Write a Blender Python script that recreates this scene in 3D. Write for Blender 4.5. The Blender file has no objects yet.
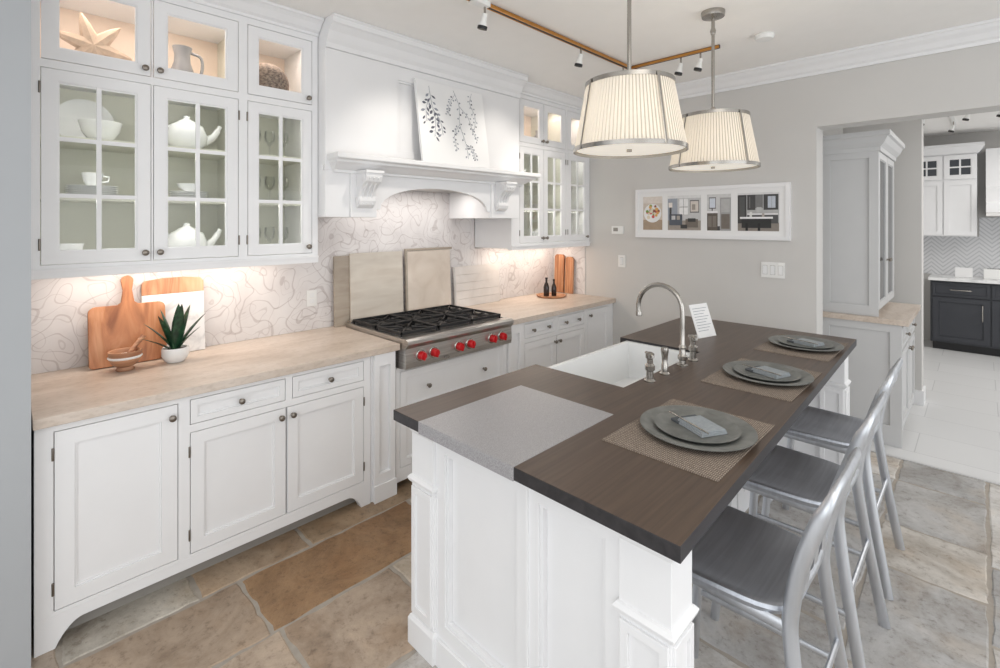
import bpy, bmesh, math, random
from mathutils import Vector, Matrix
random.seed(7)
sc = bpy.context.scene
try:
    sc.view_settings.view_transform = 'Standard'
    sc.view_settings.look = 'None'
except Exception: pass

# ------------------------------------------------------------------ materials
def S(r, g, b):
    def f(c):
        c /= 255.0
        return c/12.92 if c <= 0.04045 else ((c+0.055)/1.055)**2.4
    return (f(r), f(g), f(b), 1.0)

def newmat(name):
    m = bpy.data.materials.new(name); m.use_nodes = True
    nt = m.node_tree; nt.nodes.clear()
    out = nt.nodes.new('ShaderNodeOutputMaterial')
    return m, nt, out

def N(nt, t, **kw):
    n = nt.nodes.new(t)
    for k, v in kw.items(): setattr(n, k, v)
    return n

def principled(nt, out, col=None, rough=.5, metal=0, spec=.5):
    p = nt.nodes.new('ShaderNodeBsdfPrincipled')
    if col: p.inputs['Base Color'].default_value = col
    p.inputs['Roughness'].default_value = rough
    p.inputs['Metallic'].default_value = metal
    p.inputs['Specular IOR Level'].default_value = spec
    nt.links.new(p.outputs[0], out.inputs[0])
    return p

def coords(nt, scale=(1,1,1)):
    tc = nt.nodes.new('ShaderNodeTexCoord')
    mp = nt.nodes.new('ShaderNodeMapping')
    mp.inputs['Scale'].default_value = scale
    nt.links.new(tc.outputs['Object'], mp.inputs[0])
    return mp.outputs[0]

def ramp(nt, stops, fac):
    r = nt.nodes.new('ShaderNodeValToRGB')
    el = r.color_ramp.elements
    while len(el) < len(stops): el.new(.5)
    for e, (p, c) in zip(el, stops):
        e.position = p; e.color = c
    nt.links.new(fac, r.inputs[0])
    return r.outputs[0]

def mixmul(nt, a, b, fac, mode='MULTIPLY'):
    mx = N(nt, 'ShaderNodeMix', data_type='RGBA', blend_type=mode)
    if isinstance(fac, (int, float)): mx.inputs[0].default_value = fac
    else: nt.links.new(fac, mx.inputs[0])
    for i, q in ((6, a), (7, b)):
        if isinstance(q, tuple): mx.inputs[i].default_value = q
        else: nt.links.new(q, mx.inputs[i])
    return mx.outputs[2]

def plain(name, col, rough=.5, metal=0, var=.04, scale=(8,8,8), bump=0.0, spec=.5, emit=None, es=0):
    m, nt, out = newmat(name)
    p = principled(nt, out, col, rough, metal, spec)
    v = coords(nt, scale)
    no = N(nt, 'ShaderNodeTexNoise'); no.inputs['Detail'].default_value = 4; no.inputs['Scale'].default_value = 1
    nt.links.new(v, no.inputs['Vector'])
    a = tuple(c*(1-var) for c in col[:3])+(1,); b = tuple(min(1, c*(1+var)) for c in col[:3])+(1,)
    nt.links.new(ramp(nt, [(.3, a), (.7, b)], no.outputs['Fac']), p.inputs['Base Color'])
    if bump:
        bn = N(nt, 'ShaderNodeBump'); bn.inputs['Strength'].default_value = bump; bn.inputs['Distance'].default_value = .01
        nt.links.new(no.outputs['Fac'], bn.inputs['Height']); nt.links.new(bn.outputs[0], p.inputs['Normal'])
    if emit:
        p.inputs['Emission Color'].default_value = emit; p.inputs['Emission Strength'].default_value = es
    return m

def grain(name, stops, scale, rough=.45, bump=.1, spec=.5, metal=0, detail=6, distort=.6):
    m, nt, out = newmat(name)
    p = principled(nt, out, None, rough, metal, spec)
    v = coords(nt, scale)
    no = N(nt, 'ShaderNodeTexNoise'); no.inputs['Detail'].default_value = detail
    no.inputs['Distortion'].default_value = distort; no.inputs['Scale'].default_value = 1
    nt.links.new(v, no.inputs['Vector'])
    nt.links.new(ramp(nt, stops, no.outputs['Fac']), p.inputs['Base Color'])
    if bump:
        bn = N(nt, 'ShaderNodeBump'); bn.inputs['Strength'].default_value = bump; bn.inputs['Distance'].default_value = .002
        nt.links.new(no.outputs['Fac'], bn.inputs['Height']); nt.links.new(bn.outputs[0], p.inputs['Normal'])
    return m

WHITE = plain('white_paint', S(236,236,237), .4, var=.008)
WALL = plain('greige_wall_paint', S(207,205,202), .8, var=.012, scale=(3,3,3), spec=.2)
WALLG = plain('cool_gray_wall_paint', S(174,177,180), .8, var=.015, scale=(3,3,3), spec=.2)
CEIL = plain('ceiling_paint', S(246,244,241), .85, var=.01, spec=.2)
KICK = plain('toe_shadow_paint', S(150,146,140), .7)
GRAYCAB = plain('gray_cabinet_paint', S(198,198,198), .45, var=.01)
OLIVE = plain('cabinet_interior_sage', S(217,217,204), .7, var=.02)
CREAM = plain('cabinet_interior_cream', S(240,222,206), .7, var=.02)
STEEL = grain('brushed_steel', [(.3, S(172,168,164)), (.7, S(205,202,198))], (3, 3, 120), .28, .03, metal=1)
ALU = grain('brushed_aluminium', [(.3, S(196,199,204)), (.7, S(212,215,220))], (30, 30, 3), .42, .01, metal=1)
ALUSEAT = grain('brushed_aluminium_seat', [(.3, S(186,190,198)), (.7, S(202,206,214))], (70, 3, 3), .46, .005, metal=1)
CHROME = plain('nickel', S(172,168,162), .24, 1, .02)
KNOBM = plain('pewter_knob', S(135,128,120), .3, 1, .03)
BLACK = plain('cast_iron', S(24,24,26), .5, 0, .1)
RED = plain('red_knob', S(190,20,28), .3, 0, .03)
CERAM = plain('white_ceramic', S(238,239,239), .15, 0, .01)
PEWTER = grain('pewter_plate', [(.3, S(100,101,98)), (.7, S(124,125,121))], (20,20,20), .42, .05)
NAPK = plain('gray_linen', S(150,156,160), .9, 0, .08, (90,90,90), .3)
NAPD = plain('dark_linen', S(86,90,94), .9, 0, .08, (90,90,90), .3)
BRASS = plain('brass', S(206,150,84), .3, 1, .03)

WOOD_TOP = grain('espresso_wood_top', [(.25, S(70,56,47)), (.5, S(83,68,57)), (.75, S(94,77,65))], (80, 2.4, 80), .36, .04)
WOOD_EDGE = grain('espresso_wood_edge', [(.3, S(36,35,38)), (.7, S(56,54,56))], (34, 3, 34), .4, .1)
BOARDW = grain('acacia_wood', [(.25, S(120,70,44)), (.5, S(184,124,84)), (.75, S(214,164,126))], (9, 9, 1.6), .45, .1, distort=1.5)
BOARDW2 = grain('light_acacia_wood', [(.3, S(150,94,62)), (.5, S(198,148,112)), (.75, S(218,174,142))], (14, 14, 2), .45, .1, distort=1.2)
MORTW = grain('mortar_wood', [(.3, S(140,88,62)), (.7, S(206,160,126))], (4, 4, 60), .45, .1)
SAMPLE_A = grain('sample_taupe', [(.3, S(158,146,132)), (.7, S(178,167,154))], (4,4,20), .6, .1)
SAMPLE_B = grain('sample_beige', [(.3, S(196,186,174)), (.7, S(212,205,194))], (6,3,14), .5, .05)
SAMPLE_C = grain('sample_cream', [(.3, S(206,192,178)), (.7, S(222,211,199))], (6,6,6), .5, .05)
SAMPLE_D = grain('sample_pale_marble', [(.3, S(214,208,203)), (.7, S(228,223,219))], (6,6,6), .4, .05)
MARBLE = grain('white_marble', [(.35, S(205,205,206)), (.5, S(232,232,232)), (.8, S(240,240,240))], (5,5,5), .25, 0, distort=2)
STAR = plain('driftwood', S(200,178,158), .8, 0, .12, (40,40,40), .4)
PITCH = plain('stoneware_gray', S(150,150,152), .5, 0, .1, (20,20,20))
WICKER = grain('brown_wicker', [(.35, S(96,82,74)), (.65, S(168,150,136))], (60,60,90), .8, .5)
DARKCAB = plain('charcoal_cabinet_paint', S(52,54,60), .45, 0, .05)
DGLASS = plain('bottle_dark_glass', S(40,26,22), .12, 0, .05)
PAPER = plain('paper_white', S(238,238,238), .7, 0, .01)
INK = plain('ink_gray', S(92,94,106), .8, 0, .1)
INK2 = plain('ink_soft_gray', S(148,152,162), .8, 0, .1)
GROUT = plain('floor_grout', S(164,156,146), .9, 0, .08, (30,30,30), .2)
PLASTIC = plain('white_plastic', S(236,236,234), .35, 0, .01)

def mk_counter():
    m, nt, out = newmat('tan_honed_limestone')
    p = principled(nt, out, None, .36)
    v = coords(nt, (7, 2.4, 7)); v2 = coords(nt, (70, 30, 70))
    a = N(nt, 'ShaderNodeTexNoise'); a.inputs['Scale'].default_value = 1; a.inputs['Detail'].default_value = 8; a.inputs['Distortion'].default_value = .6
    nt.links.new(v, a.inputs['Vector'])
    b = N(nt, 'ShaderNodeTexNoise'); b.inputs['Scale'].default_value = 1; b.inputs['Detail'].default_value = 4
    nt.links.new(v2, b.inputs['Vector'])
    c = ramp(nt, [(.3, S(188,172,157)), (.5, S(204,190,177)), (.72, S(216,204,193))], a.outputs['Fac'])
    d = ramp(nt, [(.35, (.86,.84,.82,1)), (.5, (1,1,1,1))], b.outputs['Fac'])
    nt.links.new(mixmul(nt, c, d, .8), p.inputs['Base Color'])
    return m
COUNTER = mk_counter()

def mk_glass():
    m, nt, out = newmat('cabinet_glass')
    t = N(nt, 'ShaderNodeBsdfTransparent'); t.inputs[0].default_value = (.98, .985, .98, 1)
    g = N(nt, 'ShaderNodeBsdfGlossy'); g.inputs['Roughness'].default_value = .02
    fr = N(nt, 'ShaderNodeLayerWeight'); fr.inputs[0].default_value = .35
    mul = N(nt, 'ShaderNodeMath', operation='MULTIPLY'); mul.inputs[1].default_value = .35
    nt.links.new(fr.outputs['Fresnel'], mul.inputs[0])
    mx = N(nt, 'ShaderNodeMixShader')
    nt.links.new(mul.outputs[0], mx.inputs[0]); nt.links.new(t.outputs[0], mx.inputs[1]); nt.links.new(g.outputs[0], mx.inputs[2])
    nt.links.new(mx.outputs[0], out.inputs[0])
    return m
GLASS = mk_glass()
DARKPANE = plain('dark_reflective_pane', S(70,74,80), .06, 0, .02, spec=.8)

def mk_fabric(name, dc, tc, f):
    m, nt, out = newmat(name)
    d = N(nt, 'ShaderNodeBsdfDiffuse'); d.inputs[0].default_value = dc
    t = N(nt, 'ShaderNodeBsdfTranslucent'); t.inputs[0].default_value = tc
    mx = N(nt, 'ShaderNodeMixShader'); mx.inputs[0].default_value = f
    nt.links.new(d.outputs[0], mx.inputs[1]); nt.links.new(t.outputs[0], mx.inputs[2])
    nt.links.new(mx.outputs[0], out.inputs[0])
    return m
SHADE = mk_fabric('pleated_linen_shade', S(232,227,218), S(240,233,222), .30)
SHADE2 = mk_fabric('linen_fold_shadow', S(190,184,174), S(206,197,184), .27)  # darker copy of the linen: crease shade put into the pleat colour
DIFFU = plain('frosted_diffuser', S(240,234,222), .6, 0, .01, emit=(1,.94,.84,1), es=.45)
BULB = plain('warm_bulb', S(255,240,215), .6, 0, .01, emit=(1,.85,.65,1), es=6)

def mk_backsplash():
    m, nt, out = newmat('arabesque_marble_mosaic')
    p = principled(nt, out, None, .32)
    v = coords(nt, (1,1,1))
    def warped(sc_, amt, off):
        no = N(nt, 'ShaderNodeTexNoise'); no.inputs['Scale'].default_value = sc_; no.inputs['Detail'].default_value = .5
        o = N(nt, 'ShaderNodeVectorMath', operation='ADD'); o.inputs[1].default_value = (off, off, off)
        nt.links.new(v, o.inputs[0]); nt.links.new(o.outputs[0], no.inputs['Vector'])
        sub = N(nt, 'ShaderNodeVectorMath', operation='SUBTRACT'); sub.inputs[1].default_value = (.5,.5,.5)
        nt.links.new(no.outputs['Color'], sub.inputs[0])
        s = N(nt, 'ShaderNodeVectorMath', operation='SCALE'); s.inputs['Scale'].default_value = amt
        nt.links.new(sub.outputs[0], s.inputs[0])
        ad = N(nt, 'ShaderNodeVectorMath', operation='ADD')
        nt.links.new(o.outputs[0], ad.inputs[0]); nt.links.new(s.outputs[0], ad.inputs[1])
        return ad.outputs[0]
    def iso(sc_, amt, off, freq, width, dark):
        w_ = warped(sc_, amt, off)
        n2 = N(nt, 'ShaderNodeTexNoise'); n2.inputs['Scale'].default_value = sc_*.9; n2.inputs['Detail'].default_value = 0
        nt.links.new(w_, n2.inputs['Vector'])
        ml = N(nt, 'ShaderNodeMath', operation='MULTIPLY'); ml.inputs[1].default_value = freq; nt.links.new(n2.outputs['Fac'], ml.inputs[0])
        pp = N(nt, 'ShaderNodeMath', operation='PINGPONG'); pp.inputs[1].default_value = .5; nt.links.new(ml.outputs[0], pp.inputs[0])
        return ramp(nt, [(0, dark), (width, dark), (width*1.9, (1,1,1,1)), (1, (1,1,1,1))], pp.outputs[0])
    l1 = iso(5.6, .22, 0.0, 6.0, .034, (.74,.705,.70,1))
    l2 = iso(7.5, .18, 7.3, 5.6, .028, (.80,.775,.77,1))
    nb = N(nt, 'ShaderNodeTexNoise'); nb.inputs['Scale'].default_value = 4; nb.inputs['Detail'].default_value = 6
    nt.links.new(v, nb.inputs['Vector'])
    base = ramp(nt, [(.3, S(208,203,202)), (.5, S(221,217,216)), (.7, S(229,226,225))], nb.outputs['Fac'])
    c = mixmul(nt, base, l1, .8); c = mixmul(nt, c, l2, .75)
    nt.links.new(c, p.inputs['Base Color'])
    return m
SPLASH = mk_backsplash()

def mk_quartz():
    m, nt, out = newmat('fine_gray_quartz')
    p = principled(nt, out, None, .3)
    v = coords(nt)
    no = N(nt, 'ShaderNodeTexNoise'); no.inputs['Scale'].default_value = 500; no.inputs['Detail'].default_value = 2
    nt.links.new(v, no.inputs['Vector'])
    nt.links.new(ramp(nt, [(.35, S(136,134,136)), (.5, S(157,155,157)), (.68, S(182,180,182))], no.outputs['Fac']), p.inputs['Base Color'])
    return m
QUARTZ = mk_quartz()

def mk_mat():
    m, nt, out = newmat('woven_placemat')
    p = principled(nt, out, None, .85)
    v = coords(nt)
    w1 = N(nt, 'ShaderNodeTexWave', bands_direction='X'); w1.inputs['Scale'].default_value = 50; w1.inputs['Distortion'].default_value = .6
    w2 = N(nt, 'ShaderNodeTexWave', bands_direction='Y'); w2.inputs['Scale'].default_value = 26; w2.inputs['Distortion'].default_value = 3; w2.inputs['Detail Scale'].default_value = 6
    nt.links.new(v, w1.inputs['Vector']); nt.links.new(v, w2.inputs['Vector'])
    mu = N(nt, 'ShaderNodeMath', operation='MULTIPLY'); nt.links.new(w1.outputs['Fac'], mu.inputs[0]); nt.links.new(w2.outputs['Fac'], mu.inputs[1])
    nt.links.new(ramp(nt, [(0, S(104,92,82)), (.35, S(140,127,115)), (1, S(184,170,156))], mu.outputs[0]), p.inputs['Base Color'])
    return m
MATW = mk_mat()

def mk_leaf():
    m, nt, out = newmat('snake_plant_leaf')
    p = principled(nt, out, None, .35)
    v = coords(nt)
    w = N(nt, 'ShaderNodeTexNoise'); w.inputs['Scale'].default_value = 30
    nt.links.new(v, w.inputs['Vector'])
    nt.links.new(ramp(nt, [(.35, S(18,46,34)), (.6, S(40,78,52)), (.8, S(84,120,84))], w.outputs['Fac']), p.inputs['Base Color'])
    return m
LEAF = mk_leaf()

def mk_floor():
    m, nt, out = newmat('limestone_flagstones')
    p = principled(nt, out, None, .45, spec=.4)
    at = N(nt, 'ShaderNodeAttribute', attribute_name='tile_col')
    v = coords(nt)
    n1 = N(nt, 'ShaderNodeTexNoise'); n1.inputs['Scale'].default_value = 3.0; n1.inputs['Detail'].default_value = 10; n1.inputs['Roughness'].default_value = .7; n1.inputs['Distortion'].default_value = .6
    of = N(nt, 'ShaderNodeVectorMath', operation='SCALE'); of.inputs['Scale'].default_value = 37
    nt.links.new(at.outputs['Vector'], of.inputs[0])
    ad = N(nt, 'ShaderNodeVectorMath', operation='ADD'); nt.links.new(v, ad.inputs[0]); nt.links.new(of.outputs[0], ad.inputs[1])
    nt.links.new(ad.outputs[0], n1.inputs['Vector'])
    r = ramp(nt, [(.30, (.50,.46,.42,1)), (.42, (.78,.75,.72,1)), (.52, (1,1,1,1)), (.70, (1.3,1.3,1.3,1))], n1.outputs['Fac'])
    c = mixmul(nt, at.outputs['Color'], r, .9)
    n2 = N(nt, 'ShaderNodeTexNoise'); n2.inputs['Scale'].default_value = 30; n2.inputs['Detail'].default_value = 7; n2.inputs['Roughness'].default_value = .75
    nt.links.new(v, n2.inputs['Vector'])
    c = mixmul(nt, c, ramp(nt, [(.34, (.60,.57,.54,1)), (.46, (.97,.97,.97,1)), (.75, (1.12,1.12,1.12,1))], n2.outputs['Fac']), .85)
    n3 = N(nt, 'ShaderNodeTexNoise'); n3.inputs['Scale'].default_value = 4; n3.inputs['Detail'].default_value = 5
    nt.links.new(ad.outputs[0], n3.inputs['Vector'])
    c = mixmul(nt, c, ramp(nt, [(.50, (1,1,1,1)), (.70, (1.02,.84,.64,1))], n3.outputs['Fac']), .4)
    nt.links.new(c, p.inputs['Base Color'])
    bn = N(nt, 'ShaderNodeBump'); bn.inputs['Strength'].default_value = .55; bn.inputs['Distance'].default_value = .012
    nt.links.new(n1.outputs['Fac'], bn.inputs['Height'])
    bn2 = N(nt, 'ShaderNodeBump'); bn2.inputs['Strength'].default_value = .35; bn2.inputs['Distance'].default_value = .005
    nt.links.new(n2.outputs['Fac'], bn2.inputs['Height']); nt.links.new(bn.outputs[0], bn2.inputs['Normal']); nt.links.new(bn2.outputs[0], p.inputs['Normal'])
    return m
FLOORM = mk_floor()

def mk_whitetile():
    m, nt, out = newmat('white_porcelain_tile')
    p = principled(nt, out, None, .25)
    v = coords(nt)
    b = N(nt, 'ShaderNodeTexBrick'); b.inputs['Scale'].default_value = 1; b.inputs['Brick Width'].default_value = .9; b.inputs['Row Height'].default_value = .45
    b.inputs['Mortar Size'].default_value = .003
    b.inputs['Color1'].default_value = S(222,222,222); b.inputs['Color2'].default_value = S(217,217,217); b.inputs['Mortar'].default_value = S(196,196,197)
    nt.links.new(v, b.inputs['Vector']); nt.links.new(b.outputs['Color'], p.inputs['Base Color'])
    return m
WTILE = mk_whitetile()

def mk_chevron():
    m, nt, out = newmat('chevron_tile')
    p = principled(nt, out, None, .3)
    tc = N(nt, 'ShaderNodeTexCoord'); sp = N(nt, 'ShaderNodeSeparateXYZ'); nt.links.new(tc.outputs['Object'], sp.inputs[0])
    pp = N(nt, 'ShaderNodeMath', operation='PINGPONG'); pp.inputs[1].default_value = .12; nt.links.new(sp.outputs[0], pp.inputs[0])
    ad = N(nt, 'ShaderNodeMath', operation='ADD'); nt.links.new(pp.outputs[0], ad.inputs[0]); nt.links.new(sp.outputs[2], ad.inputs[1])
    mo = N(nt, 'ShaderNodeMath', operation='PINGPONG'); mo.inputs[1].default_value = .028; nt.links.new(ad.outputs[0], mo.inputs[0])
    ml = N(nt, 'ShaderNodeMath', operation='MULTIPLY'); ml.inputs[1].default_value = 35; nt.links.new(mo.outputs[0], ml.inputs[0])
    nt.links.new(ramp(nt, [(.0, S(170,172,175)), (.25, S(208,209,211)), (1, S(224,224,226))], ml.outputs[0]), p.inputs['Base Color'])
    return m
CHEV = mk_chevron()
_g = {}
def gray(v, tint=(0,0,0)):
    k = (v, tint)
    if k not in _g: _g[k] = plain('print_tone_%d' % len(_g), S(v+tint[0], v+tint[1], v+tint[2]), .5, 0, .06, (40,40,40))
    return _g[k]

# ------------------------------------------------------------------ mesh builder
def FX(u, v, w): return (w, u, v)      # face looks +X : u=Y v=Z w=X
def FY(u, v, w): return (u, -w, v)     # face looks -Y : u=X v=Z w=-Y
def FZ(u, v, w): return (u, v, w)      # plan

def catmull(pts, n=6):
    pts = [Vector(p) for p in pts]
    P = [pts[0]*2-pts[1]] + pts + [pts[-1]*2-pts[-2]]
    out = []
    for i in range(1, len(P)-2):
        for k in range(n):
            t = k/n
            a, b, c, d = P[i-1], P[i], P[i+1], P[i+2]
            out.append(.5*((2*b)+(c-a)*t+(2*a-5*b+4*c-d)*t*t+(3*b-a-3*c+d)*t**3))
    out.append(pts[-1])
    return out

class MB:
    def __init__(s, name, bevel=0.0):
        s.name = name; s.bm = bmesh.new(); s.mats = []; s.M = Matrix(); s.bevel = bevel
    def mi(s, m):
        if m not in s.mats: s.mats.append(m)
        return s.mats.index(m)
    def v(s, co): return s.bm.verts.new(s.M @ Vector(co))
    def f(s, vs, m, sm=False):
        try: f = s.bm.faces.new(vs)
        except ValueError: return None
        f.material_index = s.mi(m); f.smooth = sm
        return f
    def fbox(s, F, u0, u1, v0, v1, w0, w1, m):
        c = [s.v(F(u, v, w)) for w in (w0, w1) for v in (v0, v1) for u in (u0, u1)]
        for q in ((0,1,3,2),(4,6,7,5),(0,4,5,1),(2,3,7,6),(0,2,6,4),(1,5,7,3)):
            s.f([c[i] for i in q], m)
    def box(s, x0, x1, y0, y1, z0, z1, m): s.fbox(FZ, x0, x1, y0, y1, z0, z1, m)
    def prism(s, F, pts, w0, w1, m, side=None, sm=False):
        a = [s.v(F(u, v, w0)) for u, v in pts]; b = [s.v(F(u, v, w1)) for u, v in pts]
        s.f(a, m); s.f(b[::-1], m)
        n = len(pts)
        for i in range(n): s.f([a[i], a[(i+1)%n], b[(i+1)%n], b[i]], side or m, sm)
    def rings(s, rings, m, sm=True, cap=True, closed=False, m2=None, every=0):
        R = [[s.v(p) for p in r] for r in rings]
        n = len(R[0])
        rr = range(len(R)) if closed else range(len(R)-1)
        for i in rr:
            A, B = R[i], R[(i+1)%len(R)]
            for j in range(n): s.f([A[j], A[(j+1)%n], B[(j+1)%n], B[j]], (m2 if (every and j % every == every-1) else m), sm)
        if cap and not closed:
            s.f(R[0][::-1], m, False); s.f(R[-1], m, False)
    def lathe(s, prof, o, m, a=(0,0,1), seg=28, cap=True, rf=None, m2=None, every=0):
        a = Vector(a).normalized(); o = Vector(o)
        t = Vector((1,0,0)) if abs(a.x) < .9 else Vector((0,1,0))
        n = (t - a*t.dot(a)).normalized(); b = a.cross(n)
        rs = []
        for r, h in prof:
            r = max(r, 1e-4)
            rs.append([o + a*h + (n*math.cos(2*math.pi*k/seg)+b*math.sin(2*math.pi*k/seg))*(r if rf is None else rf(r, k)) for k in range(seg)])
        s.rings(rs, m, True, cap, False, m2, every)
    def tube(s, path, r, m, seg=10, ref=None, r2=None, closed=False, cap=True):
        P = [Vector(p) for p in path]; n = len(P); rs = []
        prev = None
        for i in range(n):
            if closed: t = P[(i+1)%n]-P[i-1]
            else: t = P[min(i+1, n-1)]-P[max(i-1, 0)]
            t.normalize()
            if ref is not None: q = Vector(ref)
            elif prev is None: q = Vector((0,0,1)) if abs(t.z) < .9 else Vector((1,0,0))
            else: q = prev
            nn = q - t*q.dot(t)
            if nn.length < 1e-4: nn = Vector((0,1,0)) - t*t.y
            nn.normalize(); prev = nn; bb = t.cross(nn)
            ra = r[i] if isinstance(r, (list, tuple)) else r
            rb = ra if r2 is None else (r2[i] if isinstance(r2, (list, tuple)) else r2)
            rs.append([P[i]+nn*ra*math.cos(2*math.pi*k/seg)+bb*rb*math.sin(2*math.pi*k/seg) for k in range(seg)])
        s.rings(rs, m, True, cap, closed)
    def flare(s, x0, x1, y0, y1, prof, m, sx0=0, sx1=1, sy0=0, sy1=0):
        rs = [[(x0-o*sx0, y0-o*sy0, z), (x1+o*sx1, y0-o*sy0, z), (x1+o*sx1, y1+o*sy1, z), (x0-o*sx0, y1+o*sy1, z)] for o, z in prof]
        s.rings(rs, m, False, True)
    def frame_face(s, F, U0, U1, V0, V1, ops, w0, w1, m):
        us = sorted(set([U0, U1]+[o[0] for o in ops]+[o[1] for o in ops]))
        vs = sorted(set([V0, V1]+[o[2] for o in ops]+[o[3] for o in ops]))
        us = [u for u in us if U0 <= u <= U1]; vs = [v for v in vs if V0 <= v <= V1]
        cache = {}
        def g(i, j, w):
            k = (i, j, w)
            if k not in cache: cache[k] = s.v(F(us[i], vs[j], w))
            return cache[k]
        def solid(i, j):
            if i < 0 or j < 0 or i >= len(us)-1 or j >= len(vs)-1: return False
            cu = (us[i]+us[i+1])/2; cv = (vs[j]+vs[j+1])/2
            return not any(o[0] < cu < o[1] and o[2] < cv < o[3] for o in ops)
        for i in range(len(us)-1):
            for j in range(len(vs)-1):
                if not solid(i, j): continue
                s.f([g(i,j,w1), g(i+1,j,w1), g(i+1,j+1,w1), g(i,j+1,w1)], m)
                s.f([g(i,j,w0), g(i,j+1,w0), g(i+1,j+1,w0), g(i+1,j,w0)], m)
                if not solid(i-1, j): s.f([g(i,j,w0), g(i,j,w1), g(i,j+1,w1), g(i,j+1,w0)], m)
                if not solid(i+1, j): s.f([g(i+1,j,w0), g(i+1,j+1,w0), g(i+1,j+1,w1), g(i+1,j,w1)], m)
                if not solid(i, j-1): s.f([g(i,j,w0), g(i+1,j,w0), g(i+1,j,w1), g(i,j,w1)], m)
                if not solid(i, j+1): s.f([g(i,j+1,w0), g(i,j+1,w1), g(i+1,j+1,w1), g(i+1,j+1,w0)], m)
    def finish(s, parent=None):
        bm = s.bm
        bmesh.ops.recalc_face_normals(bm, faces=bm.faces)
        for e in bm.edges:
            if len(e.link_faces) == 2 and e.calc_face_angle(0) > math.radians(38): e.smooth = False
        xs = [v.co.x for v in bm.verts]; ys = [v.co.y for v in bm.verts]; zs = [v.co.z for v in bm.verts]
        o = Vector(((min(xs)+max(xs))/2, (min(ys)+max(ys))/2, min(zs)))
        bmesh.ops.translate(bm, vec=-o, verts=bm.verts)
        me = bpy.data.meshes.new(s.name); bm.to_mesh(me); bm.free()
        for m in s.mats: me.materials.append(m)
        ob = bpy.data.objects.new(s.name, me); sc.collection.objects.link(ob); ob.location = o
        if s.bevel:
            b = ob.modifiers.new('bevel', 'BEVEL'); b.width = s.bevel; b.segments = 2; b.limit_method = 'ANGLE'; b.angle_limit = math.radians(40)
        return ob

def knob(mb, F, u, v, w, m=None, r=.015):
    m = m or KNOBM
    o = Vector(F(u, v, w)); a = Vector(F(0, 0, 1)) - Vector(F(0, 0, 0))
    mb.lathe([(.009,0),(.009,.002),(.005,.005),(.005,.013),(r*.8,.016),(r,.021),(r*.9,.027),(r*.4,.031),(0,.031)], o, m, a, 16)

def door(mb, F, u0, u1, v0, v1, w, st=.052, kind='panel', rows=1, cols=1, th=.02, m=None, g=.003, gm=None, knobs=(), hinge=None):
    m = m or WHITE
    u0 += g; u1 -= g; v0 += g; v1 -= g
    mb.frame_face(F, u0, u1, v0, v1, [(u0+st, u1-st, v0+st, v1-st)], w-th, w, m)
    a, b, c, d = u0+st, u1-st, v0+st, v1-st
    bd = .007
    mb.frame_face(F, a, b, c, d, [(a+bd, b-bd, c+bd, d-bd)], w-th+.002, w-.006, m)
    if kind == 'panel':
        mb.fbox(F, a+.001, b-.001, c+.001, d-.001, w-th+.001, w-.012, m)
    else:
        mb.fbox(F, a+.001, b-.001, c+.001, d-.001, w-.0125, w-.0105, gm or GLASS)
        for i in range(1, cols):
            x = a+(b-a)*i/cols; mb.fbox(F, x-.009, x+.009, c, d, w-.018, w-.003, m)
        for j in range(1, rows):
            z = c+(d-c)*j/rows; mb.fbox(F, a, b, z-.009, z+.009, w-.018, w-.0032, m)
    for (ku, kv) in knobs: knob(mb, F, ku, kv, w)
    if hinge is not None:
        for hz in (v0+.06, v1-.11):
            p = Vector(F(hinge, hz, w+.002)); mb.lathe([(0,0),(.0045,.001),(.0045,.05),(0,.051)], p, KNOBM, (0,0,1), 8)

def drawer(mb, F, u0, u1, v0, v1, w, st=.028, knobs=(), m=None):
    door(mb, F, u0, u1, v0, v1, w, st, 'panel', m=m, knobs=knobs)

XW = -.12        # cabinet wall plane
XC = XW+.002
YB = 4.2         # back wall plane
CH = 2.86        # ceiling height
OX = 2.33        # doorway left jamb

# ------------------------------------------------------------------ room shell
def shell():
    b = MB('wall_left'); b.box(XW-.12, XW, -1.6, YB+.2, 0, CH, WALL); b.finish()
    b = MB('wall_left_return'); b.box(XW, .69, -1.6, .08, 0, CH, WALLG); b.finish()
    b = MB('wall_back'); b.frame_face(FY, XW, 6.0, 0, CH, [(OX, 4.7, -1, 2.36)], -(YB+.2), -YB, WALL)
    b.finish()
    b = MB('ceiling'); b.box(XW-.12, 6.0, -1.6, 9.3, CH, CH+.1, CEIL); b.finish()
    b = MB('trim_crown_back')
    prof = [(0,CH-.12),(.012,CH-.12),(.014,CH-.10),(.03,CH-.09),(.05,CH-.06),(.075,CH-.04),(.09,CH-.02),(.1,CH-.018),(.1,CH-.001),(0,CH-.001)]
    rs = [[(x, YB-.001-o, z) for o, z in prof] for x in (.46, 6.0)]
    b.rings(rs, WHITE, False, True); b.finish()
    b = MB('baseboard_back'); b.box(.66, OX, YB-.015, YB-.001, 0, .13, WHITE); b.finish()

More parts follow.
